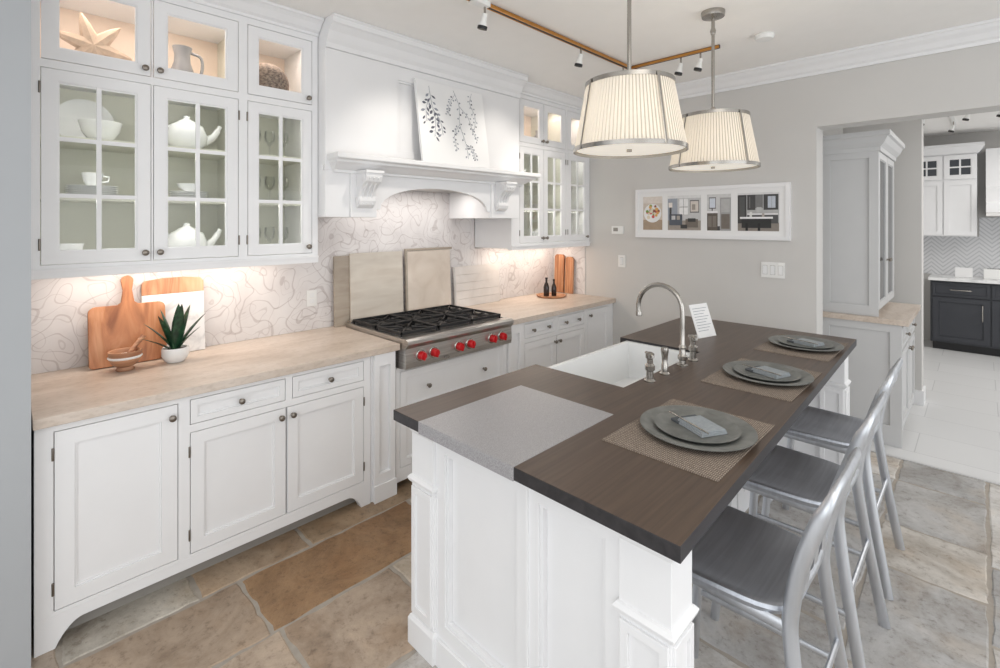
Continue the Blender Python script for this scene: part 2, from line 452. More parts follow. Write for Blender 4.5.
def stone_floor():
    b = MB('floor')
    bm = b.bm
    lay = bm.loops.layers.float_color.new('tile_col')
    tints_l = [S(184,166,148), S(172,154,136), S(200,188,172), S(186,174,160), S(166,152,138), S(184,178,168)]
    tints_r_daylit = [S(186,184,181), S(174,172,170), S(198,195,191), S(166,165,164), S(190,184,176)]  # grayer right-hand stones: cool daylight cast put into their colour
    rows = [(.28,.74,[-.5,.16,.62,1.12,1.9,2.6,3.4,4.42]), (.74,1.15,[-.6,.1,.775,1.70,2.3,3.1,3.7,4.42]), (1.15,1.62,[-.8,.22,.80,1.32,2.1,2.9,3.7,4.42])]
    xx = 1.62
    while xx < 5.9:
        w = random.choice([.42,.56,.62,.46]); ys = [-1.5]
        while ys[-1] < 4.42: ys.append(ys[-1]+random.choice([.45,.6,.62,.75,.9]))
        ys = [y for y in ys if y < 4.2]+[4.42]
        rows.append((xx, xx+w, ys)); xx += w
    for (x0, x1, ys) in rows:
        if ys[0] > -1.5: ys = [-1.5]+ys
        for y0, y1 in zip(ys, ys[1:]):
            g = .007
            if abs(x0-.74) < .01 and abs(y0-.775) < .01: col = S(156,126,96)
            elif x0 < .5 and .5 < y0 < 1.5: col = S(164,144,122)
            elif x0 < 1.6: col = random.choice(tints_l)
            else: col = random.choice(tints_r_daylit)
            jc = random.uniform(-.03, .03); col = (col[0]+jc, col[1]+jc, col[2]+jc, 1)
            a, c, d, e = x0+g, x1-g, y0+g, y1-g
            pts = []
            nseg = 11
            def jit(): return random.uniform(-.0055, .0055)
            for (p, q) in (((a,d),(c,d)), ((c,d),(c,e)), ((c,e),(a,e)), ((a,e),(a,d))):
                for i in range(nseg):
                    t = i/nseg; pts.append((p[0]+(q[0]-p[0])*t+jit(), p[1]+(q[1]-p[1])*t+jit()))
            top_in = []
            cx, cy = (a+c)/2, (d+e)/2
            for (px, py) in pts:
                dx, dy = cx-px, cy-py; l = math.hypot(dx, dy)
                top_in.append((px+dx/l*.008, py+dy/l*.008))
            T = [b.v((p[0], p[1], 0)) for p in top_in]; O = [b.v((p[0], p[1], -.005)) for p in pts]
            fs = [b.f(T, FLOORM)]
            n = len(T)
            for i in range(n): fs.append(b.f([O[i], O[(i+1)%n], T[(i+1)%n], T[i]], FLOORM, True))
            for f in fs:
                if f:
                    for lp in f.loops: lp[lay] = col
    b.box(-.3, 6.0, -1.6, 4.43, -.06, -.004, GROUT)
    b.finish()
    b = MB('floor_tile_hall'); b.box(1.5, 6.0, 4.43, 9.3, -.06, 0, WTILE); b.finish()
    b = MB('trim_threshold'); b.box(OX, 4.7, 4.42, 4.45, -.01, .002, GRAYCAB); b.finish()

shell(); stone_floor()

# ------------------------------------------------------------------ left run base cabinets
FW = .62
def skirt(mb, F, u0, u1, w0, w1, h=.13, foot=.06, m=None):
    m = m or WHITE
    pts = [(u0, 0), (u0+foot, 0)]
    n = 8
    for i in range(1, n+1):
        t = i/n; pts.append((u0+foot+.085*(t), .085*math.sin(t*math.pi/2)**.8))
    for i in range(n, 0, -1):
        t = i/n; pts.append((u1-foot-.085*(t), .085*math.sin(t*math.pi/2)**.8))
    pts += [(u1-foot, 0), (u1, 0), (u1, h), (u0, h)]
    mb.prism(F, pts, w0, w1, m)

def base_left():
    b = MB('base_cabinet', .0015)
    b.box(XC, .598, .09, 1.53, .13, .875, WHITE)
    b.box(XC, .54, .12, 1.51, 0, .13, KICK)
    skirt(b, FX, .09, 1.53, .575, FW)
    ops = [(.145, .56, .145, .845), (.605, 1.038, .145, .70), (1.042, 1.485, .145, .70), (.605, 1.035, .735, .85), (1.07, 1.485, .735, .85)]
    o2 = [ops[0], (.605, 1.485, .145, .70), ops[3], ops[4]]
    b.frame_face(FX, .09, 1.53, .13, .875, o2, .598, FW, WHITE)
    door(b, FX, *ops[0], FW, .06, knobs=[(.535, .79)], hinge=.143)
    door(b, FX, *ops[1], FW, .055, knobs=[(1.01, .655)], hinge=.603)
    door(b, FX, *ops[2], FW, .055, knobs=[(1.07, .655)], hinge=1.487)
    drawer(b, FX, *ops[3], FW, knobs=[(.82, .792)])
    drawer(b, FX, *ops[4], FW, knobs=[(1.277, .792)])
    b.finish()
    b = MB('cabinet_pilaster', .0015)
    b.box(XC, .615, 1.535, 1.70, 0, .875, WHITE)
    b.frame_face(FX, 1.545, 1.69, .0, .875, [(1.58, 1.655, .16, .80)], .615, .64, WHITE)
    b.box(.64, .65, 1.54, 1.695, 0, .10, WHITE)
    b.finish()
    b = MB('stone_countertop', .003)
    b.box(XC, .655, .085, 1.715, .876, .916, COUNTER)
    b.finish()

def base_right():
    b = MB('base_cabinet', .0015)
    b.box(XC, .598, 2.70, YB-.002, .13, .875, WHITE)
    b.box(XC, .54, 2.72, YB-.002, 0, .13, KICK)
    skirt(b, FX, 2.70, YB-.002, .575, FW)
    b.frame_face(FX, 2.70, 2.86, 0, .875, [(2.74, 2.82, .16, .80)], FW+.001, FW+.02, WHITE)
    ops = [(2.90, 3.29, .735, .85), (3.33, 3.72, .735, .85), (3.77, 4.14, .145, .85), (2.90, 3.308, .145, .70), (3.312, 3.72, .145, .70)]
    o2 = [ops[0], ops[1], ops[2], (2.90, 3.72, .145, .70)]
    b.frame_face(FX, 2.70, YB-.002, .13, .875, o2, .598, FW, WHITE)
    drawer(b, FX, *ops[0], FW, knobs=[(3.0,.792),(3.19,.792)]); drawer(b, FX, *ops[1], FW, knobs=[(3.43,.792),(3.62,.792)])
    door(b, FX, *ops[2], FW, knobs=[(3.80,.80)])
    door(b, FX, *ops[3], FW, knobs=[(3.28,.65)]); door(b, FX, *ops[4], FW, knobs=[(3.34,.65)])
    b.finish()
    b = MB('stone_countertop', .003); b.box(XC, .655, 2.665, YB-.002, .876, .916, COUNTER); b.finish()

def rangetop():
    b = MB('cabinet_under_cooktop', .0015)
    y0, y1 = 1.705, 2.695
    b.box(XC, .598, y0, y1, .10, .755, WHITE)
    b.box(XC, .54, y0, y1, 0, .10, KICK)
    b.box(XC, -.032, 1.717, 2.662, .755, .916, COUNTER)
    ops = [(y0+.03, y1-.03, .46, .73), (y0+.03, y1-.03, .13, .43)]
    b.frame_face(FX, y0, y1, .05, .755, ops, .598, FW, WHITE)
    drawer(b, FX, *ops[0], FW, .045, knobs=[(1.95,.60),(2.45,.60)]); drawer(b, FX, *ops[1], FW, .045, knobs=[(1.95,.29),(2.45,.29)])
    b.finish()
    b = MB('gas_cooktop', .002)
    y0, y1 = 1.72, 2.66
    b.box(-.03, .64, y0, y1, .757, .925, STEEL)
    pts = [(.64,.757),(.70,.762),(.705,.80),(.70,.885),(.715,.90),(.728,.915),(.726,.935),(.705,.945),(.64,.945)]
    rs = [[(x, y, z) for x, z in pts] for y in (y0, y1)]
    b.rings(rs, STEEL, False, True)
    b.box(-.03, .64, y0, y0+.02, .925, .945, STEEL); b.box(-.03, .64, y1-.02, y1, .925, .945, STEEL)
    b.box(-.03, .01, y0+.02, y1-.02, .925, .96, STEEL)
    b.box(.01, .64, y0+.02, y1-.02, .925, .932, BLACK)
    W = (y1-y0-.05)/3
    for i in range(3):
        a = y0+.025+i*W; c = a+W-.006
        for (gx0, gx1) in ((.025, .318), (.326, .62)):
            z0, z1 = .955, .972
            t = .011
            b.box(gx0, gx1, a, a+t, z0, z1, BLACK); b.box(gx0, gx1, c-t, c, z0, z1, BLACK)
            b.box(gx0, gx0+t, a, c, z0, z1, BLACK); b.box(gx1-t, gx1, a, c, z0, z1, BLACK)
            cx, cy = (gx0+gx1)/2, (a+c)/2
            for k in range(8):
                an = k*math.pi/4
                dx, dy = math.cos(an), math.sin(an)
                L = min((gx1-gx0)/2/max(abs(dx),1e-3), (c-a)/2/max(abs(dy),1e-3))-.004
                b.tube([(cx+dx*.035, cy+dy*.035, .963), (cx+dx*L, cy+dy*L, .963)], .0055, BLACK, 6)
            for (fx, fy) in ((gx0+.006,a+.006),(gx1-.006,a+.006),(gx0+.006,c-.006),(gx1-.006,c-.006)):
                b.lathe([(.006,.932),(.006,.958)], (fx, fy, 0), BLACK, seg=8)
            b.lathe([(.055,.932),(.055,.94),(.04,.944),(.04,.95),(.028,.953),(.0,.954)], (cx, cy, 0), BLACK, seg=20)
            b.lathe([(.06,.932),(.06,.936),(.056,.936)], (cx, cy, 0), BRASS, seg=20)
    for yk in (1.83, 1.93, 2.14, 2.24, 2.45, 2.55):
        b.lathe([(.036,0),(.036,.006),(.03,.009)], (.702, yk, .832), CHROME, (1,0,.03), 24)
        b.lathe([(.026,0),(.027,.01),(.024,.034),(.02,.038),(0,.038)], (.708, yk, .832), RED, (1,0,.03), 20)
        b.box(.735, .752, yk-.005, yk+.005, .808, .856, RED)
    b.box(.706, .708, 2.02, 2.06, .775, .79, CHROME)
    b.finish()

base_left(); base_right(); rangetop()

b = MB('tile_backsplash')
b.box(XW+.001, XW+.012, .085, 1.34, .917, 1.417, SPLASH); b.box(XW+.001, XW+.012, 1.34, 3.03, .917, 1.99, SPLASH); b.box(XW+.001, XW+.012, 3.03, YB-.012, .917, 1.417, SPLASH)
b.finish()
b = MB('tile_backsplash'); b.box(XW+.013, .30, YB-.011, YB-.001, .917, 1.417, SPLASH); b.finish()
b = MB('wall_outlet', .001); b.box(XW+.013, XW+.018, 1.47, 1.54, 1.08, 1.19, PLASTIC); b.box(XW+.018, XW+.02, 1.49, 1.52, 1.10, 1.13, CERAM); b.box(XW+.018, XW+.02, 1.49, 1.52, 1.14, 1.17, CERAM); b.finish()

# ------------------------------------------------------------------ upper cabinets
UF = .35
ZD = 2.34; ZT = 2.735
def upper(name, y0, y1, doors, rows=3):
    b = MB(name, .0015)
    x0 = XW+.013
    z0 = 1.45
    t = .018
    b.box(x0, UF-.02, y0, y0+t, z0, ZT+.03, WHITE); b.box(x0, UF-.02, y1-t, y1, z0, ZT+.03, WHITE)
    b.box(x0, x0+.01, y0+t, y1-t, z0+t, ZD, OLIVE); b.box(x0, x0+.01, y0+t, y1-t, ZD, ZT, CREAM)
    b.box(x0, UF-.02, y0+t, y1-t, z0, z0+t, WHITE)
    b.box(x0+.01, UF-.021, y0+t, y1-t, ZD-.01, ZD+.01, WHITE)
    b.box(x0, UF-.02, y0+t, y1-t, ZT, ZT+.03, WHITE)
    for d in doors[1:]:
        if d[2]: b.box(x0+.01, UF-.021, d[0]-.022, d[0]-.006, z0+t, ZT, OLIVE)
    for sz in (1.76, 2.03):
        b.box(x0+.01, UF-.05, y0+t, y1-t, sz, sz+.012, OLIVE)
    ops = []
    for (a, c, div) in doors: ops += [(a, c, 1.475, ZD-.02), (a, c, ZD+.015, ZT)]
    b.frame_face(FX, y0, y1, z0, ZT+.035, ops, UF-.02, UF, WHITE)
    b.box(UF-.045, UF+.006, y0, y1, 1.418, 1.45, WHITE)
    b.box(x0, UF-.045, y0, y0+.03, 1.43, 1.45, WHITE)
    b.box(x0, UF-.045, y1-.03, y1, 1.418, 1.45, WHITE)
    b.box(UF+.0, UF+.014, y0, y1, 1.446, 1.458, WHITE)
    for i, (a, c, div) in enumerate(doors):
        ku = c-.026 if i % 2 == 0 else a+.026
        hu = a-.002 if ku > (a+c)/2 else c+.002
        door(b, FX, a, c, 1.475, ZD-.02, UF, .052, 'glass', rows, 2, knobs=[(ku, 1.515)], hinge=hu)
        door(b, FX, a, c, ZD+.015, ZT, UF, .052, 'glass', 1, 1, knobs=[(ku, ZD+.05)], hinge=None)
    b.flare(x0, UF, y0, y1, [(0,ZT+.035),(.012,ZT+.035),(.012,ZT+.05),(.03,ZT+.06),(.055,ZT+.09),(.075,ZT+.105),(.085,ZT+.108),(.085,CH-.001),(0,CH-.001)], WHITE, 0, 1, 0, 0)
    b.box(x0+.05, x0+.09, y0+.1, y1-.1, 1.438, 1.45, PLASTIC)
    return b.finish()
upper('glass_front_upper_cabinet', .086, 1.335, [(.118,.508,0),(.515,.895,0),(.94,1.30,1)])
upper('glass_front_upper_cabinet', 3.035, YB-.002, [(3.14,3.465,0),(3.47,3.795,0),(3.83,4.165,1)])

# ------------------------------------------------------------------ hood
def hood():
    b = MB('range_hood_mantel', .002)
    y0, y1 = 1.338, 3.032
    HX = .44
    xb = XW+.013
    zb = 1.69; zt = 1.97
    b.box(xb, HX-.03, y0, y0+.30, zb, 2.0, WHITE)
    b.box(xb, HX-.03, y1-.30, y1, zb, 2.0, WHITE)
    a, c = y0+.34, y1-.34
    pts = [(y0, zb), (a, zb), (a, zb+.05)]
    n = 16
    for i in range(n+1):
        t = i/n; ang = math.pi*(1-t)
        pts.append(((a+c)/2+((c-a)/2-.03)*math.cos(ang), zb+.05+.155*math.sin(ang)**.9))
    pts += [(c, zb+.05), (c, zb), (y1, zb), (y1, zt), (y0, zt)]
    b.prism(FX, pts, HX-.03, HX, WHITE)
    b.box(xb, HX-.03, y0+.30, y1-.30, zt-.06, zt-.0, STEEL)
    for yc in (y0+.245, y1-.245):
        b.box(HX, HX+.015, yc-.09, yc+.09, zb, zt, WHITE)
        C = [(HX+.015, 1.97), (HX+.135, 1.97), (HX+.14, 1.935), (HX+.125, 1.905), (HX+.095, 1.885), (HX+.07, 1.86), (HX+.055, 1.82), (HX+.06, 1.79), (HX+.05, 1.765), (HX+.03, 1.75), (HX+.015, 1.745)]
        rs = [[(x, y, z) for x, z in C] for y in (yc-.055, yc+.055)]
        b.rings(rs, WHITE, False, True)
        for s in (-1, 1):
            b.lathe([(.026,0),(.026,.006),(.016,.008),(0,.008)], (HX+.10, yc+s*.055, 1.93), WHITE, (0,s,0), 16)
            b.lathe([(.018,0),(.018,.006),(0,.007)], (HX+.035, yc+s*.055, 1.79), WHITE, (0,s,0), 16)
        for k in (-1, 0, 1):
            b.tube(catmull([(HX+.138, yc+k*.03, 1.93), (HX+.095, yc+k*.03, 1.882), (HX+.056, yc+k*.03, 1.82), (HX+.05, yc+k*.03, 1.77)], 5), .007, WHITE, 6)
        b.box(HX+.014, HX+.15, yc-.062, yc+.062, 1.955, 1.972, WHITE)
    dz = .012
    prof = [(0,1.945),(.02,1.945),(.022,1.96),(.04,1.968),(.075,1.99),(.10,2.0),(.105,2.012),(.13,2.018),(.135,2.022),(.135,2.045),(.13,2.05),(0,2.05)]
    b.flare(.372, HX+.005, y0+.05, y1, [(o, z+dz) for o, z in prof], WHITE, 0, 1, .3, .9)
    zt2 = 2.72
    b.box(xb, HX-.02, y0, y1, 2.0, zt2-.031, WHITE)
    b.frame_face(FX, y0, y1, 1.9705, zt2-.031, [(1.84, 2.53, 2.12, 2.60)], HX-.02, HX, WHITE)
    b.frame_face(FX, 1.84, 2.53, 2.12, 2.60, [(1.855, 2.515, 2.135, 2.585)], HX-.02, HX-.006, WHITE)
    b.flare(xb, HX, y0, y1, [(0,zt2-.03),(.012,zt2-.03),(.014,zt2+.0),(.03,zt2+.02),(.05,zt2+.06),(.085,zt2+.09),(.10,zt2+.095),(.10,zt2+.125),(.11,zt2+.13),(.11,CH-.001),(0,CH-.001)], WHITE, 0, 1, .0, .0)
    b.finish()
hood()

# ------------------------------------------------------------------ island
IX0, IX1, IY0, IY1 = 1.53, 2.70, 1.09, 3.80
def post(b, x0, x1, y0, y1):
    b.box(x0, x1, y0, y1, 0, .875, WHITE)
    b.flare(x0, x1, y0, y1, [(0,0),(.012,0),(.012,.10),(.006,.112),(0,.115)], WHITE, 1, 1, 1, 1)
    b.flare(x0, x1, y0, y1, [(0,.635),(.010,.642),(.014,.654),(.006,.664),(0,.667)], WHITE, 1, 1, 1, 1)
    b.flare(x0, x1, y0, y1, [(0,.83),(.006,.84),(.012,.858),(.012,.874),(0,.874)], WHITE, 1, 1, 1, 1)
    b.frame_face(FY, x0+.006, x1-.006, .13, .625, [(x0+.03, x1-.03, .16, .60)], -y0-.001, -y0+.008, WHITE)
    b.frame_face(FX, y0+.006, y1-.006, .13, .625, [(y0+.03, y1-.03, .16, .60)], x1-.001, x1+.008, WHITE)

def island():
    b = MB('kitchen_island', .0015)
    yn = 1.14
    post(b, 1.585, 1.72, yn, yn+.12); post(b, 2.51, 2.655, yn, yn+.12)
    b.box(1.72, 2.51, yn+.04, yn+.10, 0, .875, WHITE)
    pans = [(1.775, 2.135, .16, .80), (2.225, 2.46, .16, .80)]
    b.frame_face(FY, 1.72, 2.51, 0, .875, pans, -(yn+.04), -(yn+.012), WHITE)
    for (a, c, d, e) in pans:
        b.frame_face(FY, a, c, d, e, [(a+.012, c-.012, d+.012, e-.012)], -(yn+.04), -(yn+.020), WHITE)
    b.box(1.72, 2.51, yn, yn+.012, 0, .10, WHITE)
    b.box(2.173, 2.187, yn+.004, yn+.013, .1, .875, WHITE)
    b.box(1.60, 2.22, yn+.10, 1.955, 0, .875, WHITE)
    b.box(1.60, 2.22, 1.955, 2.805, 0, .66, WHITE)
    b.box(2.06, 2.22, 1.955, 2.805, .66, .875, WHITE)
    b.box(1.60, 2.22, 2.805, 3.66, 0, .875, WHITE)
    for k in range(3):
        a = 1.28+k*.78
        b.frame_face(FX, a, a+.76, .02, .87, [(a+.08, a+.68, .14, .80)], 2.219, 2.24, WHITE)
    FL = lambda u, v, w: (-w, u, v)
    for (a, c, z1) in ((1.27,1.94,.86),(1.96,2.37,.65),(2.39,2.80,.65),(2.82,3.6,.86)):
        door(b, FL, a, c, .12, z1, -1.58, .05, m=WHITE)
    post(b, 1.585, 1.72, 3.63, 3.75); post(b, 2.46, 2.595, 3.63, 3.75)
    b.box(1.72, 2.46, 3.65, 3.72, 0, .875, WHITE)
    pts = [(IX0,IY0),(IX1,IY0),(IX1-.07,IY1),(IX0-.01,IY1),(IX0,2.80),(2.045,2.80),(2.045,1.96),(IX0,1.96)]
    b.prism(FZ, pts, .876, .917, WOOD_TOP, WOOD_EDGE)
    b.box(1.70, 2.18, IY0-.004, 1.655, .874, .9195, QUARTZ)
    b.finish()
    s = MB('farmhouse_sink', .008)
    x0, x1, y0, y1 = 1.58, 2.04, 1.965, 2.795
    zb, zt = .665, .905
    t = .025
    rs = [[(x0,y0,zb),(x1,y0,zb),(x1,y1,zb),(x0,y1,zb)], [(x0,y0,zt),(x1,y0,zt),(x1,y1,zt),(x0,y1,zt)],
          [(x0+t,y0+t,zt),(x1-t,y0+t,zt),(x1-t,y1-t,zt),(x0+t,y1-t,zt)], [(x0+t+.01,y0+t+.01,zb+.022),(x1-t-.01,y0+t+.01,zb+.022),(x1-t-.01,y1-t-.01,zb+.022),(x0+t+.01,y1-t-.01,zb+.022)]]
    s.rings(rs, CERAM, False, True)
    s.lathe([(.04,0),(.04,.003),(.03,.004),(0,.002)], (1.8, 2.38, zb+.0225), CHROME, seg=20)
    s.finish()
island()

def faucet():
    b = MB('gooseneck_faucet')
    z = .9172; x, y = 2.09, 2.47
    b.lathe([(.028,0),(.028,.006),(.02,.012),(.018,.03),(.024,.035),(.024,.05),(.016,.06),(.015,.09),(.02,.095),(.015,.105),(.0125,.11),(.0125,.2)], (x,y,z), CHROME, seg=24)
    path = [(x,y,z+.15),(x,y,z+.28)]
    R = .125
    for i in range(1, 15):
        a = math.pi*i/14*1.05
        path.append((x-R+R*math.cos(a), y, z+.28+R*math.sin(a)*1.02))
    e = path[-1]; path.append((e[0]+.002, y, e[2]-.03))
    b.tube(path, .0125, CHROME, 14)
    b.lathe([(.016,0),(.017,.02),(.013,.03)], (path[-1][0], y, path[-1][2]-.004), CHROME, seg=16)
    b.finish()
    for yy in (2.12, 2.60):
        h = MB('faucet_handle')
        h.lathe([(.026,0),(.026,.006),(.018,.014),(.016,.05),(.023,.055),(.023,.075),(.014,.085),(.014,.105),(.020,.11),(.020,.13),(.008,.137),(0,.137)], (x,yy,z), CHROME, seg=20)
        h.tube([(x+.03,yy-.025,z+.124),(x-.0,yy,z+.122),(x-.032,yy+.026,z+.124)], [.008,.006,.008], CHROME, 8)
        h.finish()
    s = MB('side_sprayer')
    s.lathe([(.024,0),(.024,.006),(.017,.014),(.016,.05),(.013,.055),(.015,.09),(.019,.115),(.017,.13),(0,.134)], (x,2.27,z), CHROME, seg=20)
    s.finish()
faucet()

for i, (yy, rot) in enumerate(((1.72,.5),(2.57,.35),(3.36,.35))):
    m = MB('placemat'); m.box(2.27-.012*i, 2.655-.02*i, yy-.285, yy+.255, .9172, .9202, MATW); m.finish()
    c = (2.475-.016*i, yy, .9204)
    p = MB('charger_plate')
    p.lathe([(0,0),(.12,0),(.13,.004),(.18,.017),(.192,.019),(.192,.022),(.18,.023),(.135,.010),(.125,.008),(0,.007)], c, PEWTER, seg=56)
    p.lathe([(.0,.0), (.118,.0),(.14,.012),(.143,.015),(.136,.014),(.115,.005),(0,.004)], (c[0],c[1],c[2]+.0085), PEWTER, seg=48)
    p.finish()
    n = MB('folded_napkin', .002)
    n.M = Matrix.Translation((c[0]+.005, c[1]+.01, c[2]+.0135)) @ Matrix.Rotation(-rot, 4, 'Z')
    n.box(-.06, .075, -.05, .055, .0, .006, NAPK); n.box(-.058, .074, -.047, .053, .006, .012, NAPK); n.box(-.055, .072, -.045, .05, .012, .017, NAPK)
    n.box(-.085, -.045, -.055, .05, .0, .009, NAPD)
    n.tube([(-.11,-.045,.022),(.03,-.04,.022),(.09,-.035,.019)], .003, CHROME, 6)
    n.finish()

s = MB('tabletop_sign', .001)
base = Matrix.Translation((1.93, 3.2, .9175)) @ Matrix.Rotation(-.25, 4, 'Z')
s.M = base @ Matrix.Rotation(math.radians(-20), 4, 'Y')
s.box(-.002, .002, -.09, .09, .003, .215, PAPER)
for k in range(9): s.box(.002, .0026, -.07, .07-.02*(k%3), .185-.018*k, .188-.018*k, INK2)
s.M = base
s.box(-.07, .004, -.09, .09, 0, .003, PLASTIC)
s.finish()

# ------------------------------------------------------------------ stools
def stool(cy, cx=2.63, rot=0.0):
    b = MB('metal_counter_stool')
    b.M = Matrix.Translation((cx, cy, 0)) @ Matrix.Rotation(rot, 4, 'Z')
    SZ = .625
    def outline(hx, hy, z):
        pts = []
        for k in range(40):
            a = 2*math.pi*k/40; ca, sa = math.cos(a), math.sin(a)
            e = 2/4.5
            x = hx*math.copysign(abs(ca)**e, ca); y = hy*math.copysign(abs(sa)**e, sa)
            y *= (1.0 - .06*(x/hx))
            pts.append((x, y, z))
        return pts
    rs = [outline(.175,.18,SZ-.030), outline(.2,.205,SZ-.028), outline(.21,.215,SZ-.010), outline(.207,.212,SZ), outline(.195,.2,SZ+.002), outline(.17,.175,SZ-.006), outline(.12,.125,SZ-.013), outline(.05,.05,SZ-.016)]
    b.rings(rs, ALUSEAT, True, True)
    L = [(.29,-.23,.0), (.24,-.21,.30), (.205,-.19,.55), (.205,-.188,.64), (.225,-.19,.76), (.262,-.19,.88), (.285,-.178,.94), (.298,-.14,.972), (.304,-.06,.982)]
    Rr = [(x,-y,z) for x,y,z in reversed(L)]
    path = catmull(L+Rr, 5)
    def sm(z): return min(1, max(0, (z-.90)/.07))
    ra = [.020*(1-sm(p.z))+.010*sm(p.z) for p in path]; rb = [.011*(1-sm(p.z))+.018*sm(p.z) for p in path]
    b.tube(path, ra, ALU, 14, ref=(1,0,0), r2=rb)
    band = catmull([(.266,-.176,.905),(.287,-.09,.925),(.293,0,.93),(.287,.09,.925),(.266,.176,.905)], 6)
    b.tube(band, .026, ALU, 10, ref=(0,0,1), r2=.005)
    b.tube(catmull([(.21,-.185,.665),(.222,0,.668),(.21,.185,.665)], 6), .014, ALU, 10, ref=(0,0,1), r2=.007)
    for yy in (-.098, 0, .098):
        b.tube(catmull([(.218,yy*.95,.66),(.235,yy,.78),(.283,yy,.92)], 5), .021, ALU, 10, ref=(0,1,0), r2=.004)
    for s in (-1, 1):
        fp = catmull([(-.16,s*.17,SZ-.025),(-.185,s*.185,.5),(-.205,s*.2,.25),(-.225,s*.215,0)], 4)
        b.tube(fp, .018, ALU, 12, ref=(1,0,0), r2=.012)
        b.tube([(-.165,s*.178,SZ-.04),(.205,s*.188,SZ-.04)], .017, ALU, 8, ref=(0,0,1), r2=.007)
        b.tube([(-.203,s*.2,.27),(.243,s*.212,.27)], .012, ALU, 10, r2=.008)
    b.tube([(-.208,-.2,.20),(-.208,.2,.20)], .012, ALU, 10, r2=.009)
    b.tube([(.238,-.205,.34),(.238,.205,.34)], .012, ALU, 10, r2=.008)
    b.tube([(-.165,-.175,SZ-.04),(-.165,.175,SZ-.04)], .017, ALU, 8, ref=(0,0,1), r2=.007)
    b.finish()
stool(1.645); stool(2.31, 2.62); stool(2.97, 2.61)

# ------------------------------------------------------------------ pendants
def pendant(x, y, zb=1.965, H=.30, R1=.236, R0=.185):
    b = MB('pendant_lamp')
    seg = 360
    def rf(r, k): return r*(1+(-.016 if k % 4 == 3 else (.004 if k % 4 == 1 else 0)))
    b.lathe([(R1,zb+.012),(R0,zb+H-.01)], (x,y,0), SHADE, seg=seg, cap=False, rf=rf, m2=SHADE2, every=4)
    for (r, z) in ((R1+.005, zb), (R0+.005, zb+H-.018)):
        b.lathe([(r,z),(r,z+.018),(r-.005,z+.018),(r-.005,z),(r,z)], (x,y,0), CHROME, seg=64, cap=False)
    for k in range(4):
        a = math.pi/4+k*math.pi/2+.35
        ca, sa = math.cos(a), math.sin(a)
        b.tube([(x+ca*(R1+.007), y+sa*(R1+.007), zb+.002), (x+ca*(R0+.007), y+sa*(R0+.007), zb+H-.002)], .006, CHROME, 6, ref=(-sa,ca,0), r2=.002)
        b.tube([(x, y, zb+H-.01), (x+ca*R0, y+sa*R0, zb+H-.01)], .004, CHROME, 6)
    b.lathe([(R1-.008,zb+.012),(R1-.008,zb+.016),(0,zb+.016)], (x,y,0), DIFFU, seg=64)
    b.lathe([(.012,zb+.0),(.012,zb+.011)], (x,y,0), CHROME, seg=16)
    b.lathe([(.02,0),(.022,.03),(.012,.06),(.008,.065)], (x,y,zb+H-.012), CHROME, seg=16)
    b.tube([(x,y,zb+H),(x,y,CH-.09)], .009, CHROME, 10)
    b.lathe([(.012,CH-.13),(.016,CH-.11),(.010,CH-.09),(.010,CH-.04)], (x,y,0), CHROME, seg=14)
    b.lathe([(.012,CH-.04),(.06,CH-.03),(.064,CH-.012),(.064,CH-.0005)], (x,y,0), CHROME, seg=28)
    ob = b.finish()
    l = bpy.data.lights.new('pendant_bulb', 'POINT'); l.energy = 1.3; l.color = (1,.93,.83); l.shadow_soft_size = .05
    lo = bpy.data.objects.new('pendant_bulb', l); sc.collection.objects.link(lo); lo.parent = ob
    lo.location = (0, 0, .13)
pendant(2.1, 1.915); pendant(2.1, 2.85)

# ------------------------------------------------------------------ track lights
def spot(b, x, y, zt, tx=-.3, ty=.0):
    b.lathe([(.006,0),(.006,-.05)], (x,y,zt), CHROME, seg=10)
    d = Vector((tx, ty, -1)).normalized()
    o = Vector((x,y,zt-.05))
    b.lathe([(0,-.01),(.014,-.008),(.016,.03),(.024,.05),(.024,.058)], o, PLASTIC, d, 20)
    b.lathe([(.024,.056),(.027,.058),(.027,.075),(.022,.075),(.022,.06)], o, BLACK, d, 20)
    b.lathe([(0,.058),(.02,.062),(.02,.066),(0,.067)], o, BULB, d, 16)
b = MB('track_light')
TX = 1.25
b.box(TX, TX+.02, -1.0, 3.55, CH-.022, CH-.0005, BLACK); b.box(TX-.006, TX-.0001, -1.0, 3.55, CH-.024, CH-.006, BRASS); b.box(TX+.0201, TX+.028, -1.0, 3.55, CH-.024, CH-.006, BRASS)
b.box(TX+.028, 1.93, 3.40, 3.42, CH-.022, CH-.0005, BLACK); b.box(TX+.028, 1.93, 3.392, 3.3999, CH-.024, CH-.006, BRASS)
b.box(TX-.015, TX+.035, 1.75, 1.87, CH-.028, CH-.0006, PLASTIC)
for (x, y) in ((TX+.01,1.85),(TX+.01,2.75),(TX+.01,3.3),(1.66,3.41),(1.8,3.41)): spot(b, x, y, CH-.022)
b.finish()
b = MB('smoke_detector'); b.lathe([(.055,CH-.0005),(.06,CH-.012),(.05,CH-.03),(.0,CH-.034)], (2.2,3.43,0), PLASTIC, seg=28); b.finish()

